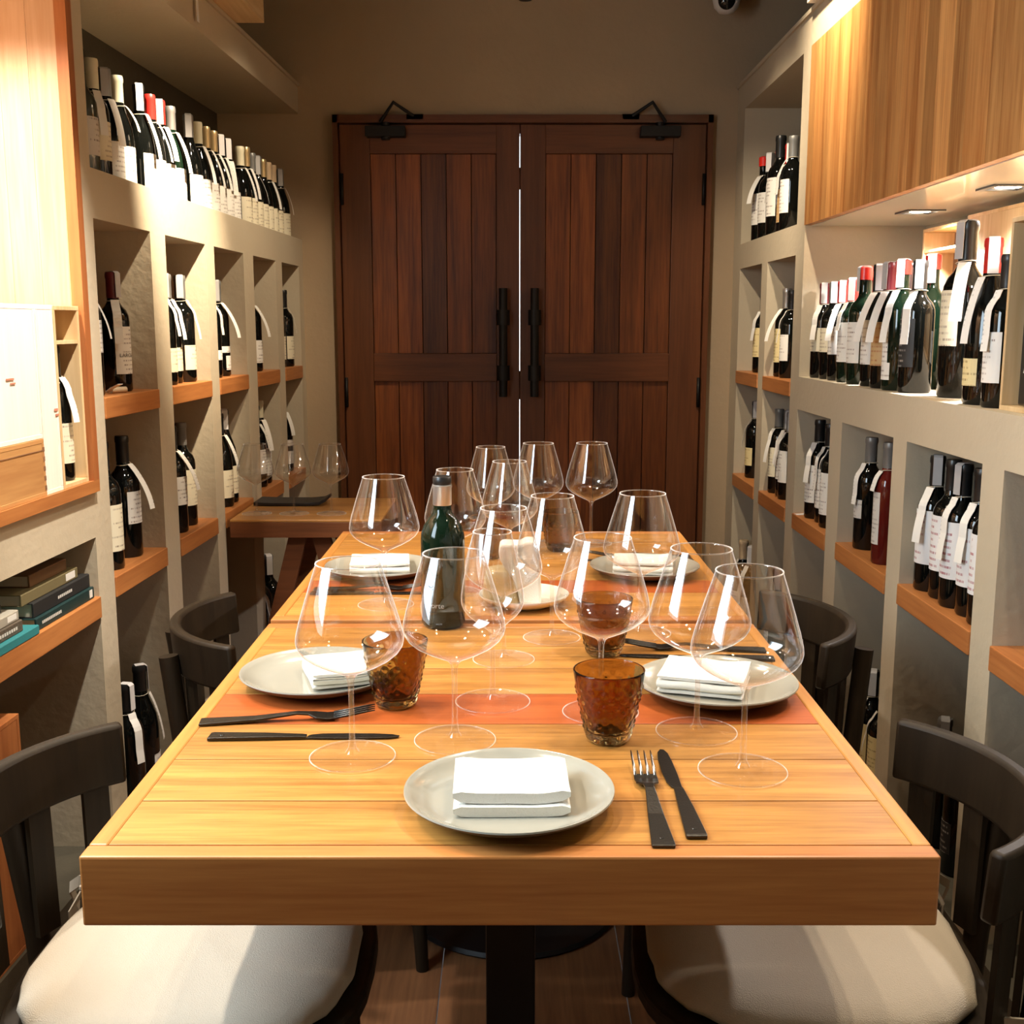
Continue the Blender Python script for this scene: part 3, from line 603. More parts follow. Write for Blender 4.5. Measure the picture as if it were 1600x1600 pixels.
RB = [
 (0, 1.093, 'upper shelf', [(4.28, .06, ('bordeaux', K, 'cap_black', 'long', W(.06, .17, 62, 'label_yellow'), None, (-10, .11, .004), .98), 'yellow-labelled')]),
 (0, .685, 'lower shelf', [(4.33, .055, ('bordeaux', K, 'cap_black', 'long', W(.05, .12, 62, 'label_yellow'), SG, (25, .11, .006), .98), 'small yellow-labelled')]),
 (0, .085, 'bottom ledge', [(4.30, .05, ('bordeaux', K, 'cap_black', 'long', W(.04, .12), SW, (-20, .13, .01), 1.1), 'strip-sealed dark'),
                            (4.40, .04, ('bordeaux', K, 'cap_tan', 'long', W(.04, .12), None, (10, .11, .0), 1.12), 'tan-capped')]),
 (1, 1.093, 'upper shelf', [(3.83, .055, ('bordeaux', K, 'cap_black', 'long', W(.06, .15), None, (15, .11, .004), .97), 'white-labelled'),
                            (3.93, .06, ('bordeaux', K, 'cap_silver', 'long', W(.05, .165, 62, 'label_yellow'), None, (-10, .11, .03), 1.0), 'silver-capped')]),
 (1, .685, 'lower shelf', [(3.78, .055, ('bordeaux', K, 'cap_grey', 'long', W(.06, .17), SG, (10, .12, .006), .98), 'grey-capped tagged'),
                           (3.86, .065, ('bordeaux', K, 'cap_grey', 'long', W(.06, .165), SG, (-10, .12, .006), .98), 'tagged white-labelled'),
                           (3.93, .05, ('slim', K, 'cap_grey', 'long', W(.06, .165, 62, 'label_cream'), None, (-10, .12, .012), .98), 'slim cream-labelled')]),
 (1, .085, 'bottom ledge', [(3.88, .055, ('bordeaux', K, 'cap_black', 'long', W(.04, .12), SG, None, 1.1), 'plain black')]),
 (2, .685, 'lower shelf', [(3.24, .05, ('bordeaux', K, 'cap_black', 'long', W(.04, .165), None, (20, .11, .0), .98), 'black-capped white-labelled'),
                           (3.325, .06, ('bordeaux', K, 'cap_black', 'long', W(.045, .165), None, (0, .13, .0), .98), 'front-tagged'),
                           (3.405, .05, ('bordeaux', K, 'cap_black', 'long', W(.05, .165), None, (-20, .12, .004), 1.0), 'side-tagged')]),
 (2, .085, 'bottom ledge', [(3.22, .05, ('bordeaux', K, 'cap_red', 'long', W(.04, .12), None, None, 1.2), 'red-capped')]),
 (3, .685, 'lower shelf', [(2.735, .04, ('slim', 'bottle_rose', 'cap_grey', 'long', [('label_grey', .05, .18, 40)], None, (0, .05, .0), 1.0), 'reddish rose'),
                           (2.925, .055, ('bordeaux', K, 'cap_grey', 'long', W(.085, .135, 45, 'label_grey'), None, (-5, .11, .0), .98), 'grey-capped')]),
 (3, .085, 'bottom ledge', [(2.70, .05, ('bordeaux', K, 'cap_black', 'long', W(.06, .17, 60, 'label_yellow'), SG, (25, .11, .006), .96), 'half-hidden yellow-labelled'),
                            (2.80, .05, ('bordeaux', K, 'cap_black', 'long', W(.06, .165, 60, 'label_yellow'), SG, (-10, .12, .006), 1.0), 'yellow-labelled tagged'),
                            (2.90, .06, ('bordeaux', K, 'cap_black', 'long', W(.05, .15, 60, 'label_yellow'), SG, None, 1.03), 'strip-sealed')]),
 (4, .685, 'lower shelf', [(2.155 + .075 * k, .052 + .006 * (k % 2), ('bordeaux', K, 'cap_black', 'long', [('label_tall', .062, .182, 62)], (SG, None, SN, None, SG)[k], ((-40, .12, .0), (-12, .12, .004), (-5, .13, .004), None, (-20, .12, .01))[k], 1.0), ('hidden-tag', 'folded-tag', 'written-tag', 'untagged', 'leaning-tag')[k] + ' tall-labelled') for k in range(5)]),
 (4, .085, 'bottom ledge', [(2.30, .09, ('bordeaux', K, 'cap_grey', 'long', W(.05, .12, 40, 'label_dark'), SG, None, 1.0), 'dark-labelled'),
                            (2.44, .10, ('bordeaux', K, 'cap_grey', 'long', W(.05, .12, 40, 'label_dark'), SG, None, 1.0), 'plain dark')]),
]
rows(RW, FR, 'right', RB, 'doors')
# big niche on the right
NB = [
 (3.42, .05, ('bordeaux', K, 'cap_wine', 'long', W(.085, .16, 70, 'label_cream'), SG, (-25, .11, .004), .93), 'dark red-capped cream-labelled'),
 (3.335, .055, ('bordeaux', K, 'cap_grey', 'long', W(.085, .16, 70, 'label_cream'), SG, None, .93), 'grey-capped cream-labelled'),
 (3.25, .055, ('bordeaux', K, 'cap_red', 'long', W(.08, .165, 70), SG, (-30, .11, .02), .93), 'red-capped white-labelled'),
 (3.145, .052, ('bordeaux', G, 'cap_red', 'long', W(.06, .175, 62), SW, (-5, .08, .0), .94), 'red-capped grey-labelled'),
 (3.05, .055, ('bordeaux', G, 'cap_wax', 'wax', W(.055, .16, 62, 'label_white'), ('strip_paper', -5), None, 1.03), 'red wax-sealed white-labelled'),
 (2.945, .060, ('bordeaux', K, 'cap_black', 'long', W(.055, .165, 62, 'label_white'), SG, (-25, .12, .03), 1.03), 'picture-labelled'),
 (2.845, .055, ('bordeaux', K, 'cap_wine', 'long', W(.055, .16, 62, 'label_kraft'), SN, (-30, .12, .03), 1.03), 'kraft-labelled'),
 (2.755, .055, ('bordeaux', G, 'cap_wax', 'wax', [('label_white', .025, .065, 40), ('label_white', .065, .155, 28)], ('strip_white', 50), (-20, .12, .01), 1.035), 'white keyhole-labelled'),
 (2.655, .060, ('bordeaux', K, 'cap_black', 'long', W(.06, .17, 62, 'label_dark'), ('strip_white', 65), (-25, .12, .0), 1.01), 'black-labelled'),
 (2.475, .095, ('bordeaux', K, 'cap_black', 'long', W(.09, .185, 55, 'label_cream'), SN, (-50, .10, .03), 1.25), 'huge cream-labelled'),
 (2.258, .060, ('burgundy', K, 'cap_red', 'long', W(.035, .085, 45, 'label_yellow'), ('strip_white', 70), (-5, .12, .0), 1.08), 'red-capped broad'),
 (2.170, .055, ('bordeaux', K, 'cap_black', 'long', W(.05, .15, 60, 'label_white'), None, (-5, .12, .0), .96), 'white-labelled tagged'),
 (3.27, .16, ('bordeaux', K, 'cap_red', 'long', W(), SG, None, .97), 'rear red-capped'),
 (3.13, .165, ('bordeaux', K, 'cap_black', 'long', W(), None, None, 1.0), 'rear black-capped'),
 (2.98, .165, ('bordeaux', G, 'cap_wine', 'long', W(), SN, None, 1.04), 'rear dark red-capped green'),
 (2.82, .15, ('bordeaux', G, 'cap_wax', 'wax', W(), ('strip_white', 60), None, 1.09), 'rear red wax-sealed tall'),
 (2.67, .20, ('bordeaux', K, 'cap_silver', 'long', W(), ('strip_white', 50), None, 1.08), 'rear white-stripped'),
]
for i, (s, d, sp_, ad) in enumerate(NB):
    wh = 'rear row' if i >= 12 else 'front row'
    n_ = i - 12 if i >= 12 else i
    bottle(RW, s, d, 1.113, FR, sp_, '%s wine bottle, %s of the right niche, %s from the doors' % (ad.replace('rear ', ''), wh, NUM[n_]), 'wine bottles in the right niche')

# ---------------------------------------------------------------- dining tables
def table(y0, y1, x0, x1, top, seams, red, label, ap=0.073):
    cx, cyy = (x0 + x1) / 2, (y0 + y1) / 2
    t = thing('dining_table', label, 'table', (cx, cyy, 0), 0, 'square wooden tables pushed end to end')
    e = .02; th = .022
    bm = B(); ys = [y0 + .026] + seams + [y1 - .026]
    for i in range(len(ys) - 1):
        mi = 1 if i == red else 0
        box(bm, x0 - cx + e, x1 - cx - e, ys[i] - cyy + .001, ys[i + 1] - cyy - .001, top - th, top - .0003, mi)
    obj('tabletop', bm, ['table_wood', 'table_red'], t, bevel=.0006)
    for ya in (y0 - cyy, y1 - cyy - .026):
        bm = B(); box(bm, x0 - cx, x1 - cx, ya, ya + .026, top - ap, top); obj('edge_band', bm, 'table_edge', t, bevel=.0025)
    for xa in (x0 - cx, x1 - cx - e):
        bm = B(); box(bm, xa, xa + e, y0 - cyy + .0262, y1 - cyy - .0262, top - ap, top); obj('side_band', bm, 'table_edge_long', t, bevel=.0025)
    bm = B(); box(bm, -.034, .034, -.034, .034, .03, top - th - .012); box(bm, -.16, .16, -.16, .16, top - th - .012, top - th)
    obj('column', bm, 'black_steel', t, bevel=.003)
    bm = B(); lathe(bm, [(0, .001), (.235, .001), (.24, .006), (.235, .014), (.06, .024), (.04, .032), (0, .032)], 48)
    obj('base_plate', bm, 'black_steel', t, smooth=True, angle=40)
    return t
TZ = .760
table(1.019, 1.884, -.422, .418, TZ, [1.150, 1.268, 1.388, 1.508, 1.627, 1.743], 3, 'square wooden table with orange plank set for dinner, the one nearer the camera')
table(1.898, 2.747, -.422, .418, TZ + .003, [1.99, 2.10, 2.205, 2.33, 2.45, 2.57], 2, 'square wooden table with orange plank pushed against the first, nearer the doors')
TZF = TZ + .003
# side table by the left wall
t = thing('side_table', 'small wooden side table with splayed dark legs against the left wall', 'table', (-.66, 3.60, 0))
bm = B(); box(bm, -.205, .26, -.22, .22, .674, .682); obj('tabletop', bm, 'side_wood', t, bevel=.002)
bm = B(); box(bm, -.205, .26, -.22, -.20, .626, .6738); box(bm, -.205, .26, .20, .22, .626, .6738); box(bm, -.205, -.185, -.199, .199, .626, .6738); box(bm, .24, .26, -.199, .199, .626, .6738)
obj('apron', bm, 'side_apron', t, bevel=.001)
for y in (-.17, .17):
    for sx in (-1, 1):
        bm = B(); a = Vector((.03 + sx * .035, y, .626)); c = Vector((.03 + sx * .20, y, 0))
        d = (c - a).normalized(); u = Vector((d.z, 0, -d.x)) * .027; v = Vector((0, .013, 0))
        a2 = a + (0 if True else 0) * d
        hexa(bm, [c - u - v, c + u - v, c + u + v, c - u + v, a2 - u - v, a2 + u - v, a2 + u + v, a2 - u + v]); obj('leg', bm, 'side_apron', t)

# ---------------------------------------------------------------- chairs and cushions
def build_chair():
    t = thing('dining_chair', 'x', 'chair', (0, 0, 0)); c = (-.0145, 0); R = .2555
    bm = B(); arc(bm, R - .011, R + .011, PI - .96, PI + .96, .612, .700, 28, c, lean=.08)
    obj('top_rail', bm, 'chair_wood', t, smooth=True, bevel=.006, angle=40)
    for a in (-.78, -.42, 0, .42, .78):
        bm = B(); arc(bm, R - .010, R - .002, PI + a - .075, PI + a + .075, .435, .625, 3, c, lean=.03); obj('slat', bm, 'chair_wood', t)
    for s in (-1, 1):
        bm = B(); tube(bm, [(-.245, s * .125, 0), (-.262, s * .11, .43), (-.286, s * .095, .655)], [.014, .017, .018], 14); obj('leg', bm, 'chair_wood', t, smooth=True, angle=50)
        bm = B(); tube(bm, [(.175, s * .185, 0), (.155, s * .165, .425)], [.013, .018], 14); obj('leg', bm, 'chair_wood', t, smooth=True, angle=50)
        bm = B(); tube(bm, [(-.25, s * .12, .20), (.168, s * .178, .20)], .009, 10); obj('stretcher', bm, 'chair_wood', t, smooth=True, angle=50)
    bm = B(); poly = seat_poly(.225); prism(bm, poly, 'z', .425, .450); obj('seat', bm, 'chair_wood', t, bevel=.006)
    return t
def seat_poly(r, n=40, sq=2.8):
    out = []
    for k in range(n):
        a = 2 * PI * k / n; ca, sa = math.cos(a), math.sin(a)
        e = 2 / sq; out.append((math.copysign(abs(ca) ** e, ca) * r, math.copysign(abs(sa) ** e, sa) * r * (1 if True else 1)))
    return out
def build_cushion():
    t = thing('seat_cushion', 'x', 'cushion', (0, 0, 0))
    bm = B(); n = 48; rings = []
    prof = [(0, .4505), (.90, .4505), (.985, .456), (1.0, .464), (.985, .472), (.94, .481), (.82, .488), (.6, .492), (.3, .494), (0, .4945)]
    poly = seat_poly(.212, n)
    for f, z in prof:
        if f == 0: rings.append([bm.verts.new((0, 0, z))]); continue
        rg = []
        for k, (x, y) in enumerate(poly):
            wob = 1 + (.008 * math.sin(k * 2.3) + .005 * math.sin(k * 5.1)) * f
            rg.append(bm.verts.new((x * f * wob * .97, y * f * wob * .97, z + (.0012 * math.sin(k * 3.7) if f > .9 else .0015 * noise.noise(Vector((x * 9, y * 9, f)))))))
        rings.append(rg)
    for a, b_ in zip(rings, rings[1:]):
        for k in range(n):
            k2 = (k + 1) % n
            if len(a) == 1: bm.faces.new((a[0], b_[k], b_[k2]))
            elif len(b_) == 1: bm.faces.new((a[k], a[k2], b_[0]))
            else: bm.faces.new((a[k], a[k2], b_[k2], b_[k]))
    obj('pad', bm, 'cushion_linen', t, smooth=True)
    for s in (-1, 1):
        bm = B(); p0 = Vector((-.195, s * .165, .466))
        ribbon(bm, [p0, p0 + Vector((-.03, s * .01, .006)), p0 + Vector((-.05, s * .025, -.012)), p0 + Vector((-.045, s * .04, -.05))], (0, .002, .008), .0012)
        ribbon(bm, [p0 + Vector((-.02, 0, 0)), p0 + Vector((-.03, s * -.02, -.02)), p0 + Vector((-.025, s * -.028, -.07))], (.003, .007, .002), .0012)
        lathe(bm, [(0, -.007), (.006, -.004), (.007, 0), (.006, .004), (0, .007)], 8)
        for v in bm.verts[-26:]: v.co += p0 + Vector((-.02, 0, 0))
        obj('tie', bm, 'cushion_tie_cloth', t)
    return t
def copy_tree(o, parent=None):
    c = o.copy(); COL.objects.link(c)
    if parent: c.parent = parent
    for ch in list(o.children): copy_tree(ch, c)
    return c
ch0, cu0 = build_chair(), build_cushion()
CH = [(-.405, 1.345, 0, 'dark curved-back wooden chair on the left of the nearer table'), (.385, 1.376, PI - .09, 'dark curved-back wooden chair on the right of the nearer table'),
      (-.392, 2.197, .235, 'dark curved-back wooden chair on the left of the farther table'), (.389, 2.168, PI + .05, 'dark curved-back wooden chair on the right of the farther table')]
for i, (x, y, rz, lb_) in enumerate(CH):
    a = ch0 if i == 0 else copy_tree(ch0); c = cu0 if i == 0 else copy_tree(cu0)
    for o in (a, c): o.location = (x, y, 0); o.rotation_euler = (0, 0, rz)
    meta(a, lb_, 'chair', 'curved-back chairs around the tables')
    meta(c, lb_.replace('dark curved-back wooden chair', 'beige linen seat cushion tied to the chair'), 'cushion', 'linen cushions on the chairs')

# ---------------------------------------------------------------- wine glasses
def glass_mesh_bowl(k, top=.237):
    prof = [(.0045, .099), (.010, .1035), (.020, .108), (.034, .1145), (.048, .1225), (.057, .130), (.0620, .1375), (.0635, .1445), (.0628, .152), (.0590, .168), (.0530, .188), (.0462, .210), (.0400, .229), (.0375, .237)]
    if k == 'slim': prof = [(r * (.66 if z > .11 else .8) + .0008, z) for r, z in prof]
    bm = B(); lathe(bm, prof, 56)
    # rim bead with real thickness
    r = prof[-1][0]; lathe(bm, [(r, .2364), (r + .0007, .2370), (r + .0005, .2380), (r - .0005, .2380), (r - .0005, .2368)], 56, mi=1)
    return mesh_of('bowl', bm, ['wine_glass', 'glass_edge'], True, 80)
def glass_mesh_stem():
    bm = B(); lathe(bm, [(.0085, .0055), (.0048, .012), (.0036, .022), (.0032, .05), (.0032, .08), (.0038, .094), (.0060, .1005)], 16); return mesh_of('stem', bm, 'wine_glass', True, 80)
def glass_mesh_foot(k=1):
    bm = B(); lathe(bm, [(0, .0008), (.0505, .0006)], 56); lathe(bm, [(.0505, .0006), (.0514, .0009), (.0514, .0017), (.0505, .0022)], 56, mi=1); lathe(bm, [(.0505, .0022), (.040, .0030), (.022, .0042), (.012, .0052), (.0085, .0062)], 56); return mesh_of('foot', bm, ['wine_glass_foot', 'glass_edge'], True, 60)
gm = {'wide': glass_mesh_bowl('wide'), 'slim': glass_mesh_bowl('slim')}; gs = glass_mesh_stem(); gf = glass_mesh_foot()
GL = [
 (-.1908, 1.2744, 'wide', 1.0, 'big wine glass in front, beside the fork and knife on the left'),
 (-.0709, 1.3288, 'wide', .99, 'big wine glass just behind the front plate, left of its centre'),
 (-.0264, 1.4730, 'slim', 1.0, 'narrow-bowled wine glass standing before the dark bottle'),
 (-.0129, 1.6695, 'wide', .93, 'wine glass standing in front of the cream draped piece'),
 (.0656, 1.7910, 'wide', .92, 'wine glass standing to the right of the small white plate'),
 (.1180, 1.4310, 'wide', .99, 'big wine glass standing right behind the front amber tumbler'),
 (.2342, 1.3577, 'wide', 1.0, 'big wine glass in front of the right-hand plate'),
 (.2672, 1.2316, 'wide', 1.0, 'big wine glass beyond the front knife, nearest the right table edge'),
 (.2146, 1.8187, 'wide', 1.0, 'wine glass in front of the far right plate'),
 (.1850, 2.5830, 'wide', .95, 'rightmost of the three wine glasses at the far end of the table'),
 (.0610, 2.5800, 'wide', .93, 'middle one of the three wine glasses at the far end of the table'),
 (-.0480, 2.5000, 'wide', .86, 'leftmost of the three wine glasses at the far end of the table'),
 (-.0050, 2.2300, 'wide', .90, 'wine glass directly behind the cream draped piece'),
 (-.1080, 2.1000, 'wide', .92, 'wine glass standing half hidden behind the dark bottle'),
 (-.2316, 2.0007, 'wide', 1.0, 'wine glass in front of the far left plate'),
]
def place_glass(x, y, z, k, wsc, label, group, hs=1.0):
    t = thing('wine_glass', label, 'wine glass', (x, y, z + .0003), random.uniform(0, 6), group)
    t.scale = (wsc, wsc, hs)
    obj('bowl', gm[k], None, t); obj('stem', gs, None, t); obj('foot', gf, None, t)
for x, y, k, s_, lb_ in GL:
    place_glass(x, y, TZF if y > 1.89 else TZ, k, s_, lb_, 'thin wine glasses on the tables')
for (x, y), lb_ in zip([(-.806, 3.49), (-.688, 3.49), (-.570, 3.49)], ['wine glass on the side table, the one against the wall', 'wine glass on the side table, the middle one of three', 'wine glass on the side table, the one nearest the doors']):
    place_glass(x, y, .682, 'wide', .90, lb_, 'wine glasses on the side table', .93)

# ---------------------------------------------------------------- amber tumblers
def tumbler_mesh():
    outer = [(.0245, .0005), (.0285, .005), (.031, .018), (.0365, .045), (.042, .072), (.0445, .0895)]
    def ro(z):
        for (r0, z0), (r1, z1) in zip(outer, outer[1:]):
            if z <= z1: return r0 + (r1 - r0) * (z - z0) / (z1 - z0)
        return outer[-1][0]
    bm = B(); seg = 108; rings = []
    for k in range(45):
        z = .0005 + .089 * k / 44; env = max(0, min(1, (z - .006) / .01, (.076 - z) / .006)); row = int((z - .006) / .0085); rg = []
        for j in range(seg):
            a = 2 * PI * j / seg; dz = math.sin(((z - .006) / .0085 - row) * PI); da = math.sin((a * 15 + row * PI)) ; dim = env * .0021 * max(0, dz) * max(0, da)
            r = ro(z) + dim - .0003 * env; rg.append(bm.verts.new((r * math.cos(a), r * math.sin(a), z)))
        rings.append(rg)
    for (r, z) in [(.0444, .0912), (.0432, .0917), (.0424, .0900), (.0400, .072), (.0345, .045), (.0288, .020), (.025, .013)]:
        rings.append([bm.verts.new((r * math.cos(2 * PI * j / seg), r * math.sin(2 * PI * j / seg), z)) for j in range(seg)])
    for p, q_ in zip(rings, rings[1:]):
        for j in range(seg): bm.faces.new((p[j], p[(j + 1) % seg], q_[(j + 1) % seg], q_[j]))
    for rg, z in ((rings[0], .0018), (rings[-1], .0115)):
        c = bm.verts.new((0, 0, z))
        for j in range(seg): bm.faces.new((c, rg[j], rg[(j + 1) % seg]))
    return mesh_of('amber_tumbler', bm, 'amber_glass', True, 70)
tm = tumbler_mesh()
for i, (x, y, lb_) in enumerate([(.120, 1.333, 'dimpled amber tumbler in front, behind the fork tips'), (-.158, 1.462, 'dimpled amber tumbler beside the left-hand plate'),
        (.144, 1.700, 'dimpled amber tumbler near the middle, left of the right-hand knife tip'), (.108, 2.508, 'dimpled amber tumbler at the far end of the table'), (-.050, 2.43, 'dimpled amber tumbler behind the cream draped piece')]):
    o = obj('tumbler', tm, None, None, loc=(x, y, (TZF if y > 1.89 else TZ)), rotz=i); meta(o, lb_, 'tumbler', 'amber tumblers on the tables')

# ---------------------------------------------------------------- plates and napkins
def plate_mesh(r, name='dish'):
    bm = B(); k = r / .113
    lathe(bm, [(0, .0025), (.060 * k, .0025), (.0605 * k, 0), (.066 * k, 0), (.070 * k, .003), (.095 * k, .009), (.109 * k, .0165), (.113 * k, .0205), (.1125 * k, .0222), (.1105 * k, .0220), (.104 * k, .0175), (.092 * k, .0110), (.082 * k, .0082), (.070 * k, .0070), (0, .0062)], 64)
    return bm
pb = plate_mesh(.113); bmesh.ops.recalc_face_normals(pb, faces=pb.faces[:])
for f in pb.faces:
    c_ = f.calc_center_median()
    if f.normal.z < -.05 and c_.z < .0195: f.material_index = 1
pm = mesh_of('dinner_plate', pb, ['plate_glaze', 'plate_foot'], True, 60)
PL = [(-.0030, 1.1357, 'grey glazed plate with a folded white napkin at the head of the table'), (-.2775, 1.554, 'grey glazed plate on the left side of the nearer table'), (.286, 1.5096, 'grey glazed plate on the right side of the nearer table'),
      (-.2716, 2.257, 'grey glazed plate on the left side of the farther table'), (.273, 2.257, 'grey glazed plate on the right side of the farther table')]
for x, y, lb_ in PL:
    o = obj('dinner_plate', pm, None, loc=(x, y, TZF if y > 1.89 else TZ)); meta(o, lb_, 'plate', 'grey plates at the place settings')
o = obj('small_plate', mesh_of('small_plate', plate_mesh(.083), 'white_glaze', True, 60), None, loc=(.022, 2.005, TZF)); meta(o, 'small white plate under the cream draped piece', 'plate')
def napkin_mesh(wx, wy, layers, seed, th=.0042, gap=.0016):
    """folded cloth: a zig-zag of layers seen from the open side"""
    rnd = random.Random(seed); bm = B(); path = []; z = th / 2
    for l in range(layers):
        y0, y1 = (-wy / 2, wy / 2) if l % 2 == 0 else (wy / 2, -wy / 2)
        sh = rnd.uniform(-.004, .004)
        for k in range(9):
            f = k / 8; path.append((y0 + (y1 - y0) * f + sh, z + .0012 * math.sin(f * 5 + l)))
        if l < layers - 1:
            sg = 1 if l % 2 == 0 else -1
            for a in (-.9, -.3, .3, .9): path.append((y1 + sh + sg * (th + gap) / 2 * math.cos(a * 1.2), z + (th + gap) / 2 * (1 + math.sin(a * 1.2))))
        z += th + gap
    nx = 14; rows_ = []
    for i in range(len(path)):
        p = Vector((path[i][0], path[i][1])); d = Vector(path[min(i + 1, len(path) - 1)]) - Vector(path[max(i - 1, 0)]); d.normalize(); nrm = Vector((-d.y, d.x)) * th * .5
        a, b_ = [], []
        for j in range(nx + 1):
            fx = j / nx - .5; x = fx * wx
            dz = .0018 * noise.noise(Vector((x * 25 + seed, p.x * 20, i * .05))) + .0022 * (abs(fx) * 2) ** 4 * (p.y / (layers * .006))
            ex = x * (1 + .02 * noise.noise(Vector((seed, p.y * 200, 0)))); kk = 1 if 0 < j < nx else .45
            a.append(bm.verts.new((ex, p.x + nrm.x * kk, max(p.y + nrm.y * kk + dz, .0003)))); b_.append(bm.verts.new((ex, p.x - nrm.x * kk, max(p.y - nrm.y * kk + dz, .0001))))
        rows_.append((a, b_))
    for (a0, b0), (a1, b1) in zip(rows_, rows_[1:]):
        for j in range(nx):
            bm.faces.new((a0[j], a0[j + 1], a1[j + 1], a1[j])); bm.faces.new((b0[j], b1[j], b1[j + 1], b0[j + 1]))
        bm.faces.new((a0[0], a1[0], b1[0], b0[0])); bm.faces.new((a0[nx], b0[nx], b1[nx], a1[nx]))
    for (a, b_) in (rows_[0], rows_[-1]):
        for j in range(nx): bm.faces.new((a[j], b_[j], b_[j + 1], a[j + 1]))
    return mesh_of('folded_napkin', bm, 'napkin_linen', True, 60)
NP = [(-.0010, 1.140, .02, .122, .090, 2, 'folded white napkin on the plate at the head of the table', .0112), (-.235, 1.560, .32, .12, .105, 4, 'folded white napkin on the plate beside the left amber tumbler', .004),
      (.272, 1.522, -.30, .118, .105, 4, 'folded white napkin on the plate behind the two right-hand glasses', .004), (-.272, 2.262, .10, .120, .115, 4, 'folded white napkin on the far left plate', .004),
      (.270, 2.262, -.12, .12, .11, 4, 'folded white napkin on the far right plate', .004)]
for i, (x, y, rz, wx, wy, ly, lb_, th) in enumerate(NP):
    o = obj('folded_napkin', napkin_mesh(wx, wy, ly, i + 1, th), None, loc=(x, y, (TZF if y > 1.89 else TZ) + (.0072 if i == 0 else .0098)), rotz=rz); meta(o, lb_, 'napkin', 'folded napkins on the plates')

# cream draped piece on the small plate
t = thing('draped_holder', 'cream piece with a white cloth draped over it on the small plate', 'holder', (.012, 2.000, TZF + .0072))
bm = B(); lathe(bm, [(0, 0), (.034, 0), (.036, .004), (.034, .036), (.029, .060), (.026, .063), (0, .063)], 32, ctr=(-.030, 0)); obj('candle_body', bm, 'candle', t, smooth=True, angle=50)
L_ = [(.002, .000), (-.002, .025), (-.008, .043), (-.021, .062), (-.033, .081), (-.036, .096), (-.034, .107), (-.030, .112), (.004, .111)]
Rr = [(.012, .1165), (.026, .1165), (.034, .112), (.038, .100), (.036, .080), (.040, .050), (.041, .020), (.041, 0)]
bm = B(); prism(bm, L_ + Rr, 'y', -.028, .026); o = obj('draped_cloth', bm, 'napkin_linen', t, bevel=.006)
o['label'] = 'white cloth with a curved fold'

# dark bottle on the tables
t = thing('water_bottle', 'dark green bottle with silver neck band and black stopper among the glasses', 'bottle', (-.118, 1.872, TZ + .0032), 0)
bm = B(); lathe(bm, [(0, .003), (.025, .001), (.0345, 0), (.0375, .005), (.0375, .148), (.0365, .158), (.032, .172), (.024, .184), (.0165, .194), (.0152, .202), (.0150, .238), (0, .238)], 40); obj('bottle_body', bm, 'bottle_green', t, smooth=True, angle=60)
bm = B(); lathe(bm, [(.0153, .207), (.0160, .208), (.0160, .236), (.0168, .238), (.0168, .241), (.0155, .242), (0, .242)], 28); obj('neck_band', bm, 'cap_silver', t, smooth=True, angle=40)
bm = B(); lathe(bm, [(.0150, .242), (.0158, .243), (.0158, .254), (.0145, .256), (0, .256)], 28); obj('stopper', bm, 'cap_black', t, smooth=True, angle=40)
def on_bottle(R, z0, a0):
    def f(x, y, d): a = a0 + x / R; rr = R + .0001 + abs(d); return (rr * math.cos(a), rr * math.sin(a), z0 + y)
    return f
lettering('lettering', 'Forte', .013, 'pale_ink', t, on_bottle(.0376, .036, -PI / 2 - .28))
bm = B(); f = on_bottle(.0377, .05, -PI / 2 - .62)
for k in range(10):
    a = 2 * PI * k / 10
prism(bm, [(math.cos(2 * PI * k / 14) * .004, math.sin(2 * PI * k / 14) * .008) for k in range(14)], 'z', 0, .0004)
for v in bm.verts: v.co = Vector(f(v.co.x, v.co.y + .008, v.co.z))
obj('emblem', bm, 'pale_ink', t)

# ---------------------------------------------------------------- cutlery
def fork(loc, rz, label):
    """handle end at origin, tines towards +y"""
    t = thing('fork', label, 'fork', loc, rz, 'blackened steel forks')
    bm = B(); pr = None
    st = [(0, .0115, .0006, .0036), (.004, .012, .0004, .0038), (.07, .0085, .0022, .0055), (.125, .0052, .0080, .0108), (.140, .0062, .0068, .0094), (.150, .0125, .0040, .0066), (.163, .0135, .0024, .0046), (.176, .0130, .0034, .0052)]
    for y, hw, z0, z1 in st:
        r = [bm.verts.new(p) for p in ((-hw, y, z0), (hw, y, z0), (hw, y, z1), (-hw, y, z1))]
        if pr:
            for j in range(4): bm.faces.new((pr[j], pr[(j + 1) % 4], r[(j + 1) % 4], r[j]))
        else: bm.faces.new(r)
        pr = r
    bm.faces.new(pr); hd = obj('handle', bm, 'cutlery_steel', t, bevel=.0008)
    bm = B(); lathe(bm, [(0, .0036), (.003, .0038), (.0022, .0046), (0, .0048)], 14, ctr=(0, .016)); obj('rivet', bm, 'cutlery_steel', hd)
    bm = B()
    for k in range(4):
        x = -.0112 + k * .00747; tube(bm, [(x, .172, .0044), (x, .195, .0078), (x * 1.02, .215, .0115), (x * 1.02, .226, .0130)], [.0019, .0018, .0014, .0007], 6)
    obj('tines', bm, 'bright_steel' if 'head' in label else 'cutlery_steel', t, smooth=True)
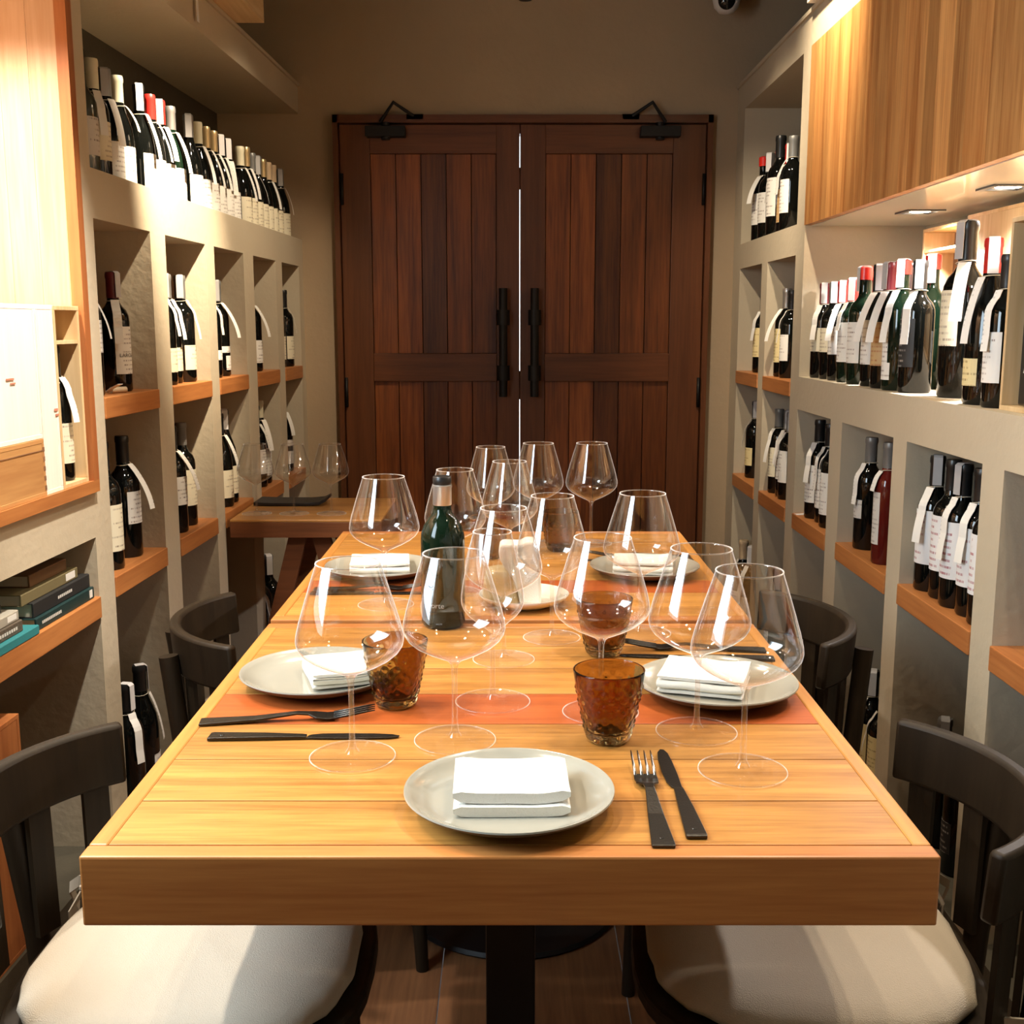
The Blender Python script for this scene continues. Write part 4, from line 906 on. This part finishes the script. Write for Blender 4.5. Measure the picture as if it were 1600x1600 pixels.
def knife(loc, rz, label):
    t = thing('table_knife', label, 'knife', loc, rz, 'blackened steel knives')
    bm = B(); pr = None
    for y, hw, z1 in ((0, .0105, .004), (.004, .011, .0045), (.07, .0082, .005), (.115, .0055, .0045), (.122, .0050, .004)):
        r = [bm.verts.new(p) for p in ((-hw, y, .0003), (hw, y, .0003), (hw, y, z1), (-hw, y, z1))]
        if pr:
            for j in range(4): bm.faces.new((pr[j], pr[(j + 1) % 4], r[(j + 1) % 4], r[j]))
        else: bm.faces.new(r)
        pr = r
    bm.faces.new(pr); hd = obj('handle', bm, 'cutlery_steel', t, bevel=.0008)
    bm = B(); lathe(bm, [(0, .0042), (.003, .0044), (.0022, .0052), (0, .0054)], 14, ctr=(0, .016)); obj('rivet', bm, 'cutlery_steel', hd)
    bm = B(); prism(bm, [(.0048, .122), (.0055, .16), (.0050, .20), (.0035, .225), (.0005, .236), (-.004, .238), (-.0085, .228), (-.0110, .205), (-.0118, .17), (-.0105, .140), (-.0075, .128), (-.0048, .124)], 'z', .0008, .0026); obj('blade', bm, 'cutlery_steel', t, bevel=.0005)
fork((.150, 1.036, TZ), -.01, 'blackened steel fork beside the plate at the head of the table')
knife((.186, 1.056, TZ), .01, 'blackened steel knife beside the plate at the head of the table')
fork((-.405, 1.388, TZ), -PI / 2 + .12, 'blackened steel fork lying on the orange plank at the left')
knife((-.379, 1.336, TZ), -PI / 2, 'blackened steel knife lying below the fork at the left')
fork((.402, 1.715, TZ), PI / 2 - .08, 'blackened steel fork behind the right-hand plate')
knife((.405, 1.668, TZ), PI / 2 - .10, 'blackened steel knife behind the right-hand plate')
fork((-.385, 2.118, TZF), -PI / 2 + .03, 'blackened steel fork in front of the far left plate')
knife((-.385, 2.086, TZF), -PI / 2, 'blackened steel knife in front of the far left plate')
fork((.395, 2.43, TZF), PI / 2, 'blackened steel fork behind the far right plate')
knife((.395, 2.395, TZF), PI / 2, 'blackened steel knife behind the far right plate')

# black slate tray on the side table
bm = B(); pts = [(-.115, .006), (-.06, .0035), (0, .003), (.06, .0035), (.10, .007), (.122, .018)]; pr = None
for x, z in pts:
    r = [bm.verts.new(p) for p in ((x, -.065, z - .003), (x, .065, z - .003), (x, .065, z + .008), (x, -.065, z + .008))]
    if pr:
        for j in range(4): bm.faces.new((pr[j], pr[(j + 1) % 4], r[(j + 1) % 4], r[j]))
    else: bm.faces.new(r)
    pr = r
bm.faces.new(pr); o = obj('slate_tray', bm, 'slate', loc=(-.735, 3.70, .682), bevel=.002); meta(o, 'black tray with an upturned end behind the glasses on the side table', 'tray')

# ---------------------------------------------------------------- crates
def crate(name, mp, s0, s1, z0, z1, dep, n1, mat, label, cat='wooden crate', open_front=False, divider=None, group=None, dark=None, th=.009):
    c = mp(n1 - dep / 2, (s0 + s1) / 2, z0); t = thing(name, label, cat, c, 0, group)
    def q(n, s, z): p = mp(n, s, z); return (p[0] - c[0], p[1] - c[1], p[2] - c[2])
    bm = B(); n0 = n1 - dep
    box(bm, n0, n1, s0, s1, z0, z0 + th, 0, q); box(bm, n0, n1, s0, s1, z1 - th, z1, 0, q)
    box(bm, n0, n1, s0, s0 + th, z0 + th, z1 - th, 0, q); box(bm, n0, n1, s1 - th, s1, z0 + th, z1 - th, 0, q)
    obj('frame', bm, mat, t, bevel=.0008)
    bm = B(); box(bm, n0, n0 + .004, s0 + th, s1 - th, z0 + th, z1 - th, 0, q); obj('back_panel', bm, dark or mat, t)
    if not open_front:
        bm = B(); box(bm, n1 - .006, n1 - .0005, s0 + th + .001, s1 - th - .001, z0 + th, z1 - th, 0, q); obj('lid', bm, mat, t)
    if divider:
        bm = B(); box(bm, n0 + .004, n1 - .002, s0 + th, s1 - th, divider, divider + .007, 0, q); obj('divider', bm, mat, t)
    return t, q
t, q = crate('wine_crate', LW, 2.270, 2.394, .938, 1.309, .10, .004, 'crate_wood', 'open pale wine crate standing upright with one bottle inside, in the left niche', open_front=True, divider=1.232, dark='brown_back')
bottle(LW, 2.345, .036, .9475, FL, ('slim', K, 'cap_black', 'long', W(.04, .13, 62, 'label_cream'), None, (10, .10, .01), .93), 'dark cream-labelled wine bottle standing inside the open crate of the left niche', 'wine bottle in a crate')
t, q = crate('wine_crate', LW, 2.192, 2.267, .938, 1.309, .10, .004, 'crate_pale', 'narrow brightly lit wine crate standing beside the open one')
bm = B(); box(bm, .0045, .0052, 2.246, 2.262, 1.10, 1.105, 0, q); box(bm, .0045, .0052, 2.250, 2.264, 1.090, 1.094, 0, q); obj('stamp', bm, 'red_mark', t)
t, q = crate('wine_crate', LW, 1.70, 2.189, 1.0515, 1.309, .17, .004, 'crate_pale', 'large brightly lit crate stacked on the small dovetailed box')
bm = B()
for a in ((2.055, 2.085, 1.170, 1.1735), (2.07, 2.09, 1.162, 1.165)): box(bm, .0045, .0052, a[0], a[1], a[2], a[3], 0, q)
obj('stamp', bm, 'red_mark', t)
t, q = crate('wooden_box', LW, 1.80, 2.187, .938, 1.051, .16, .006, 'crate_dark', 'small orange wooden box with dovetail corner on the niche sill', 'wooden box')
bm = B()
for k in range(5): box(bm, .0062, .0066, 2.179, 2.1868, .950 + k * .019, .959 + k * .019, 0, q)
box(bm, .0062, .0066, 1.81, 2.178, 1.028, 1.0296, 0, q); obj('dovetail', bm, 'brown_back', t)
crate('wine_crate', LW, 1.70, 2.03, .085, .545, .20, -.006, 'niche_trim', 'orange-brown crate in the compartment under the bookshelf')
# crates on top of the shelving
crate('wine_crate', LW, 2.55, 3.71, 2.203, 2.42, .24, .095, 'crate_wood_h', 'long pale wooden crate jutting out on top of the left shelving')
crate('wine_crate', RW, 2.40, 3.455, 2.193, 2.40, .24, .03, 'crate_pale', 'long white-lit wooden crate on top of the right shelving')
# right niche crates
crate('wine_crate', RW, 1.93, 2.12, 1.113, 1.465, .11, -.032, 'crate_wood', 'open pale wine crate at the near end of the right niche', open_front=True, dark='brown_back')
t = thing('wine_box', 'dark box with a pale scribbled emblem inside the open crate at the niche end', 'box', RW(-.08, 2.02, 1.1235))
bm = B(); box(bm, -.025, .025, -.075, .075, 0, .30); obj('box_body', bm, 'cap_black', t, bevel=.003)
bm = B()
for pts in ([(-.026, .045, .05), (-.026, .025, .085), (-.026, .050, .10), (-.026, .030, .125)], [(-.026, .02, .06), (-.026, .05, .075), (-.026, .02, .10)], [(-.026, .055, .06), (-.026, .035, .11)], [(-.026, .03, .04), (-.026, .035, .062)]):
    tube(bm, pts, .0016, 5)
obj('emblem', bm, 'pale_ink', t)
crate('wine_crate', RW, 2.60, 2.93, 1.113, 1.545, .09, -.27, 'crate_wood', 'pale lidded crate leaning at the back of the right niche')
crate('wine_crate', RW, 2.96, 3.24, 1.113, 1.535, .09, -.27, 'crate_wood', 'open brown-lined crate at the back of the right niche near the doors', open_front=True, divider=1.47, dark='brown_back')
crate('wine_crate', RW, 2.20, 2.56, 1.113, 1.53, .07, -.29, 'crate_wood', 'open pale crate at the back of the right niche near the camera', open_front=True, divider=1.42, dark='crate_wood')

# ---------------------------------------------------------------- books on the left shelf
def book(s0, s1, z0, z1, n1, mat, label, dep=.17, sticker=None, mark=None):
    c = LW(n1 - dep / 2, (s0 + s1) / 2, z0); t = thing('book', label, 'book', c, 0, 'books lying on the left shelf')
    def q(n, s, z): p = LW(n, s, z); return (p[0] - c[0], p[1] - c[1], p[2] - c[2])
    bm = B(); box(bm, n1 - dep, n1, s0, s1, z0, z0 + .0022, 0, q); box(bm, n1 - dep, n1, s0, s1, z1 - .0022, z1, 0, q); box(bm, n1 - .003, n1 + .001, s0, s1, z0 + .001, z1 - .001, 0, q); obj('cover', bm, mat, t, bevel=.001)
    bm = B(); box(bm, n1 - dep + .003, n1 - .0032, s0 + .003, s1 - .003, z0 + .0023, z1 - .0023, 0, q); obj('page_block', bm, 'pages', t)
    if sticker:
        bm = B(); box(bm, n1 + .0011, n1 + .0016, sticker[0], sticker[1], z0 + .005, z1 - .004, 0, q); obj('sticker', bm, 'sticker', t)
    if mark:
        bm = B(); zc = (z0 + z1) / 2
        for k in range(mark[2]):
            w_ = (mark[1] - mark[0]) / mark[2]; box(bm, n1 + .0011, n1 + .0014, mark[0] + k * w_, mark[0] + (k + .7) * w_, zc - .003, zc + .003, 0, q)
        obj('spine_lettering', bm, 'pale_ink', t)
book(2.125, 2.405, .677, .703, -.006, 'book_darkteal', 'long dark teal book at the bottom of the farther pile', mark=(2.15, 2.24, 12), sticker=(2.38, 2.395))
book(2.13, 2.40, .7032, .733, -.012, 'book_black', 'thick black book second from the bottom of the farther pile', mark=(2.24, 2.31, 8))
book(2.10, 2.36, .7332, .757, -.02, 'book_olive', 'olive book with a white sticker in the farther pile', sticker=(2.30, 2.345))
book(2.16, 2.33, .7572, .782, -.03, 'book_brown', 'brown book on top of the farther pile')
book(1.75, 2.115, .677, .695, .004, 'book_teal', 'bright teal book at the bottom of the nearer pile')
book(1.72, 2.07, .6952, .718, -.006, 'book_pattern', 'dark patterned book in the middle of the nearer pile', mark=(1.97, 2.05, 9))
book(1.72, 2.065, .7182, .738, -.010, 'book_grey', 'grey book with a white sticker in the nearer pile', sticker=(2.02, 2.055))
book(1.70, 2.04, .7382, .755, -.03, 'book_black', 'flat black book on top of the nearer pile')

t = next(o for o in COL.objects if str(o.get('label', '')).startswith('large-labelled'))
lettering('label_lettering', 'LARCIS', .0135, 'ink', t, on_bottle(.0384, .088, -.42))
# small things
t = thing('cork', 'loose cork lying on the upper shelf of the first left bay', 'cork', LW(-.035, 2.69, 1.1175))
bm = B(); tube(bm, [(-.012, -.016, 0), (.012, .016, 0)], .0075, 10); obj('cork_body', bm, 'cap_tan', t, smooth=True, angle=40)
bm = B(); ribbon(bm, [(0, 0, 0), (.02, -.012, .012), (.045, -.03, .022)], (.004, .006, 0), .0005); o = obj('paper_tag', bm, 'strip_white', loc=LW(-.055, 2.665, 1.112)); meta(o, 'curled white paper tag beside the loose cork', 'paper tag')
bm = B(); box(bm, -.02, .02, -.012, .012, 0, .001); o = obj('paper_slip', bm, 'strip_white', loc=RW(-.02, 3.46, .6855), rotz=.3); meta(o, 'small white paper slip on the lower right shelf beside the bottles', 'paper slip')
# security camera, sprinkler
t = thing('security_camera', 'white dome security camera on the ceiling by the right corner', 'security camera', (.794, 4.40, 2.55), scale=1.25)
bm = B(); lathe(bm, [(0, 0), (.052, 0), (.054, -.02), (.050, -.03), (0, -.03)], 32); obj('base', bm, 'white_plastic', t, smooth=True, angle=40)
bm = B(); lathe(bm, [(.034, -.03), (.042, -.05), (.042, -.07), (.036, -.095), (.022, -.11), (0, -.115)], 32); obj('housing', bm, 'white_plastic', t, smooth=True)
bm = B(); lathe(bm, [(.026, -.002), (.024, .004), (.016, .010), (0, .013)], 24)
o = obj('lens', bm, 'dark_lens', t, smooth=True); o.location = (-.004, -.030, -.083); o.rotation_euler = (math.radians(100), 0, 0)
t = thing('fire_sprinkler', 'small dark sprinkler head hanging from the ceiling in front of the doors', 'sprinkler', (.045, 4.0, 2.55))
bm = B(); lathe(bm, [(0, 0), (.02, 0), (.02, -.006), (.008, -.01), (.008, -.16), (.012, -.165), (.012, -.185), (0, -.20)], 16); obj('pipe', bm, 'door_iron', t, smooth=True, angle=40)
bm = B(); lathe(bm, [(0, -.196), (.022, -.198), (.022, -.201), (0, -.203)], 16); obj('deflector', bm, 'door_iron', t)

bm = B(); ribbon(bm, [(0, 0, .10), (.001, 0, .05), (.002, .001, 0)], (0, .010, 0), .0006)  # white strip added to stand in for a bright streak of light
o = obj('light_streak', bm, 'strip_white', loc=LW(.0095, 3.30, 2.103)); meta(o, 'narrow white strip standing for a bright light streak on the upper left beam', 'light streak')
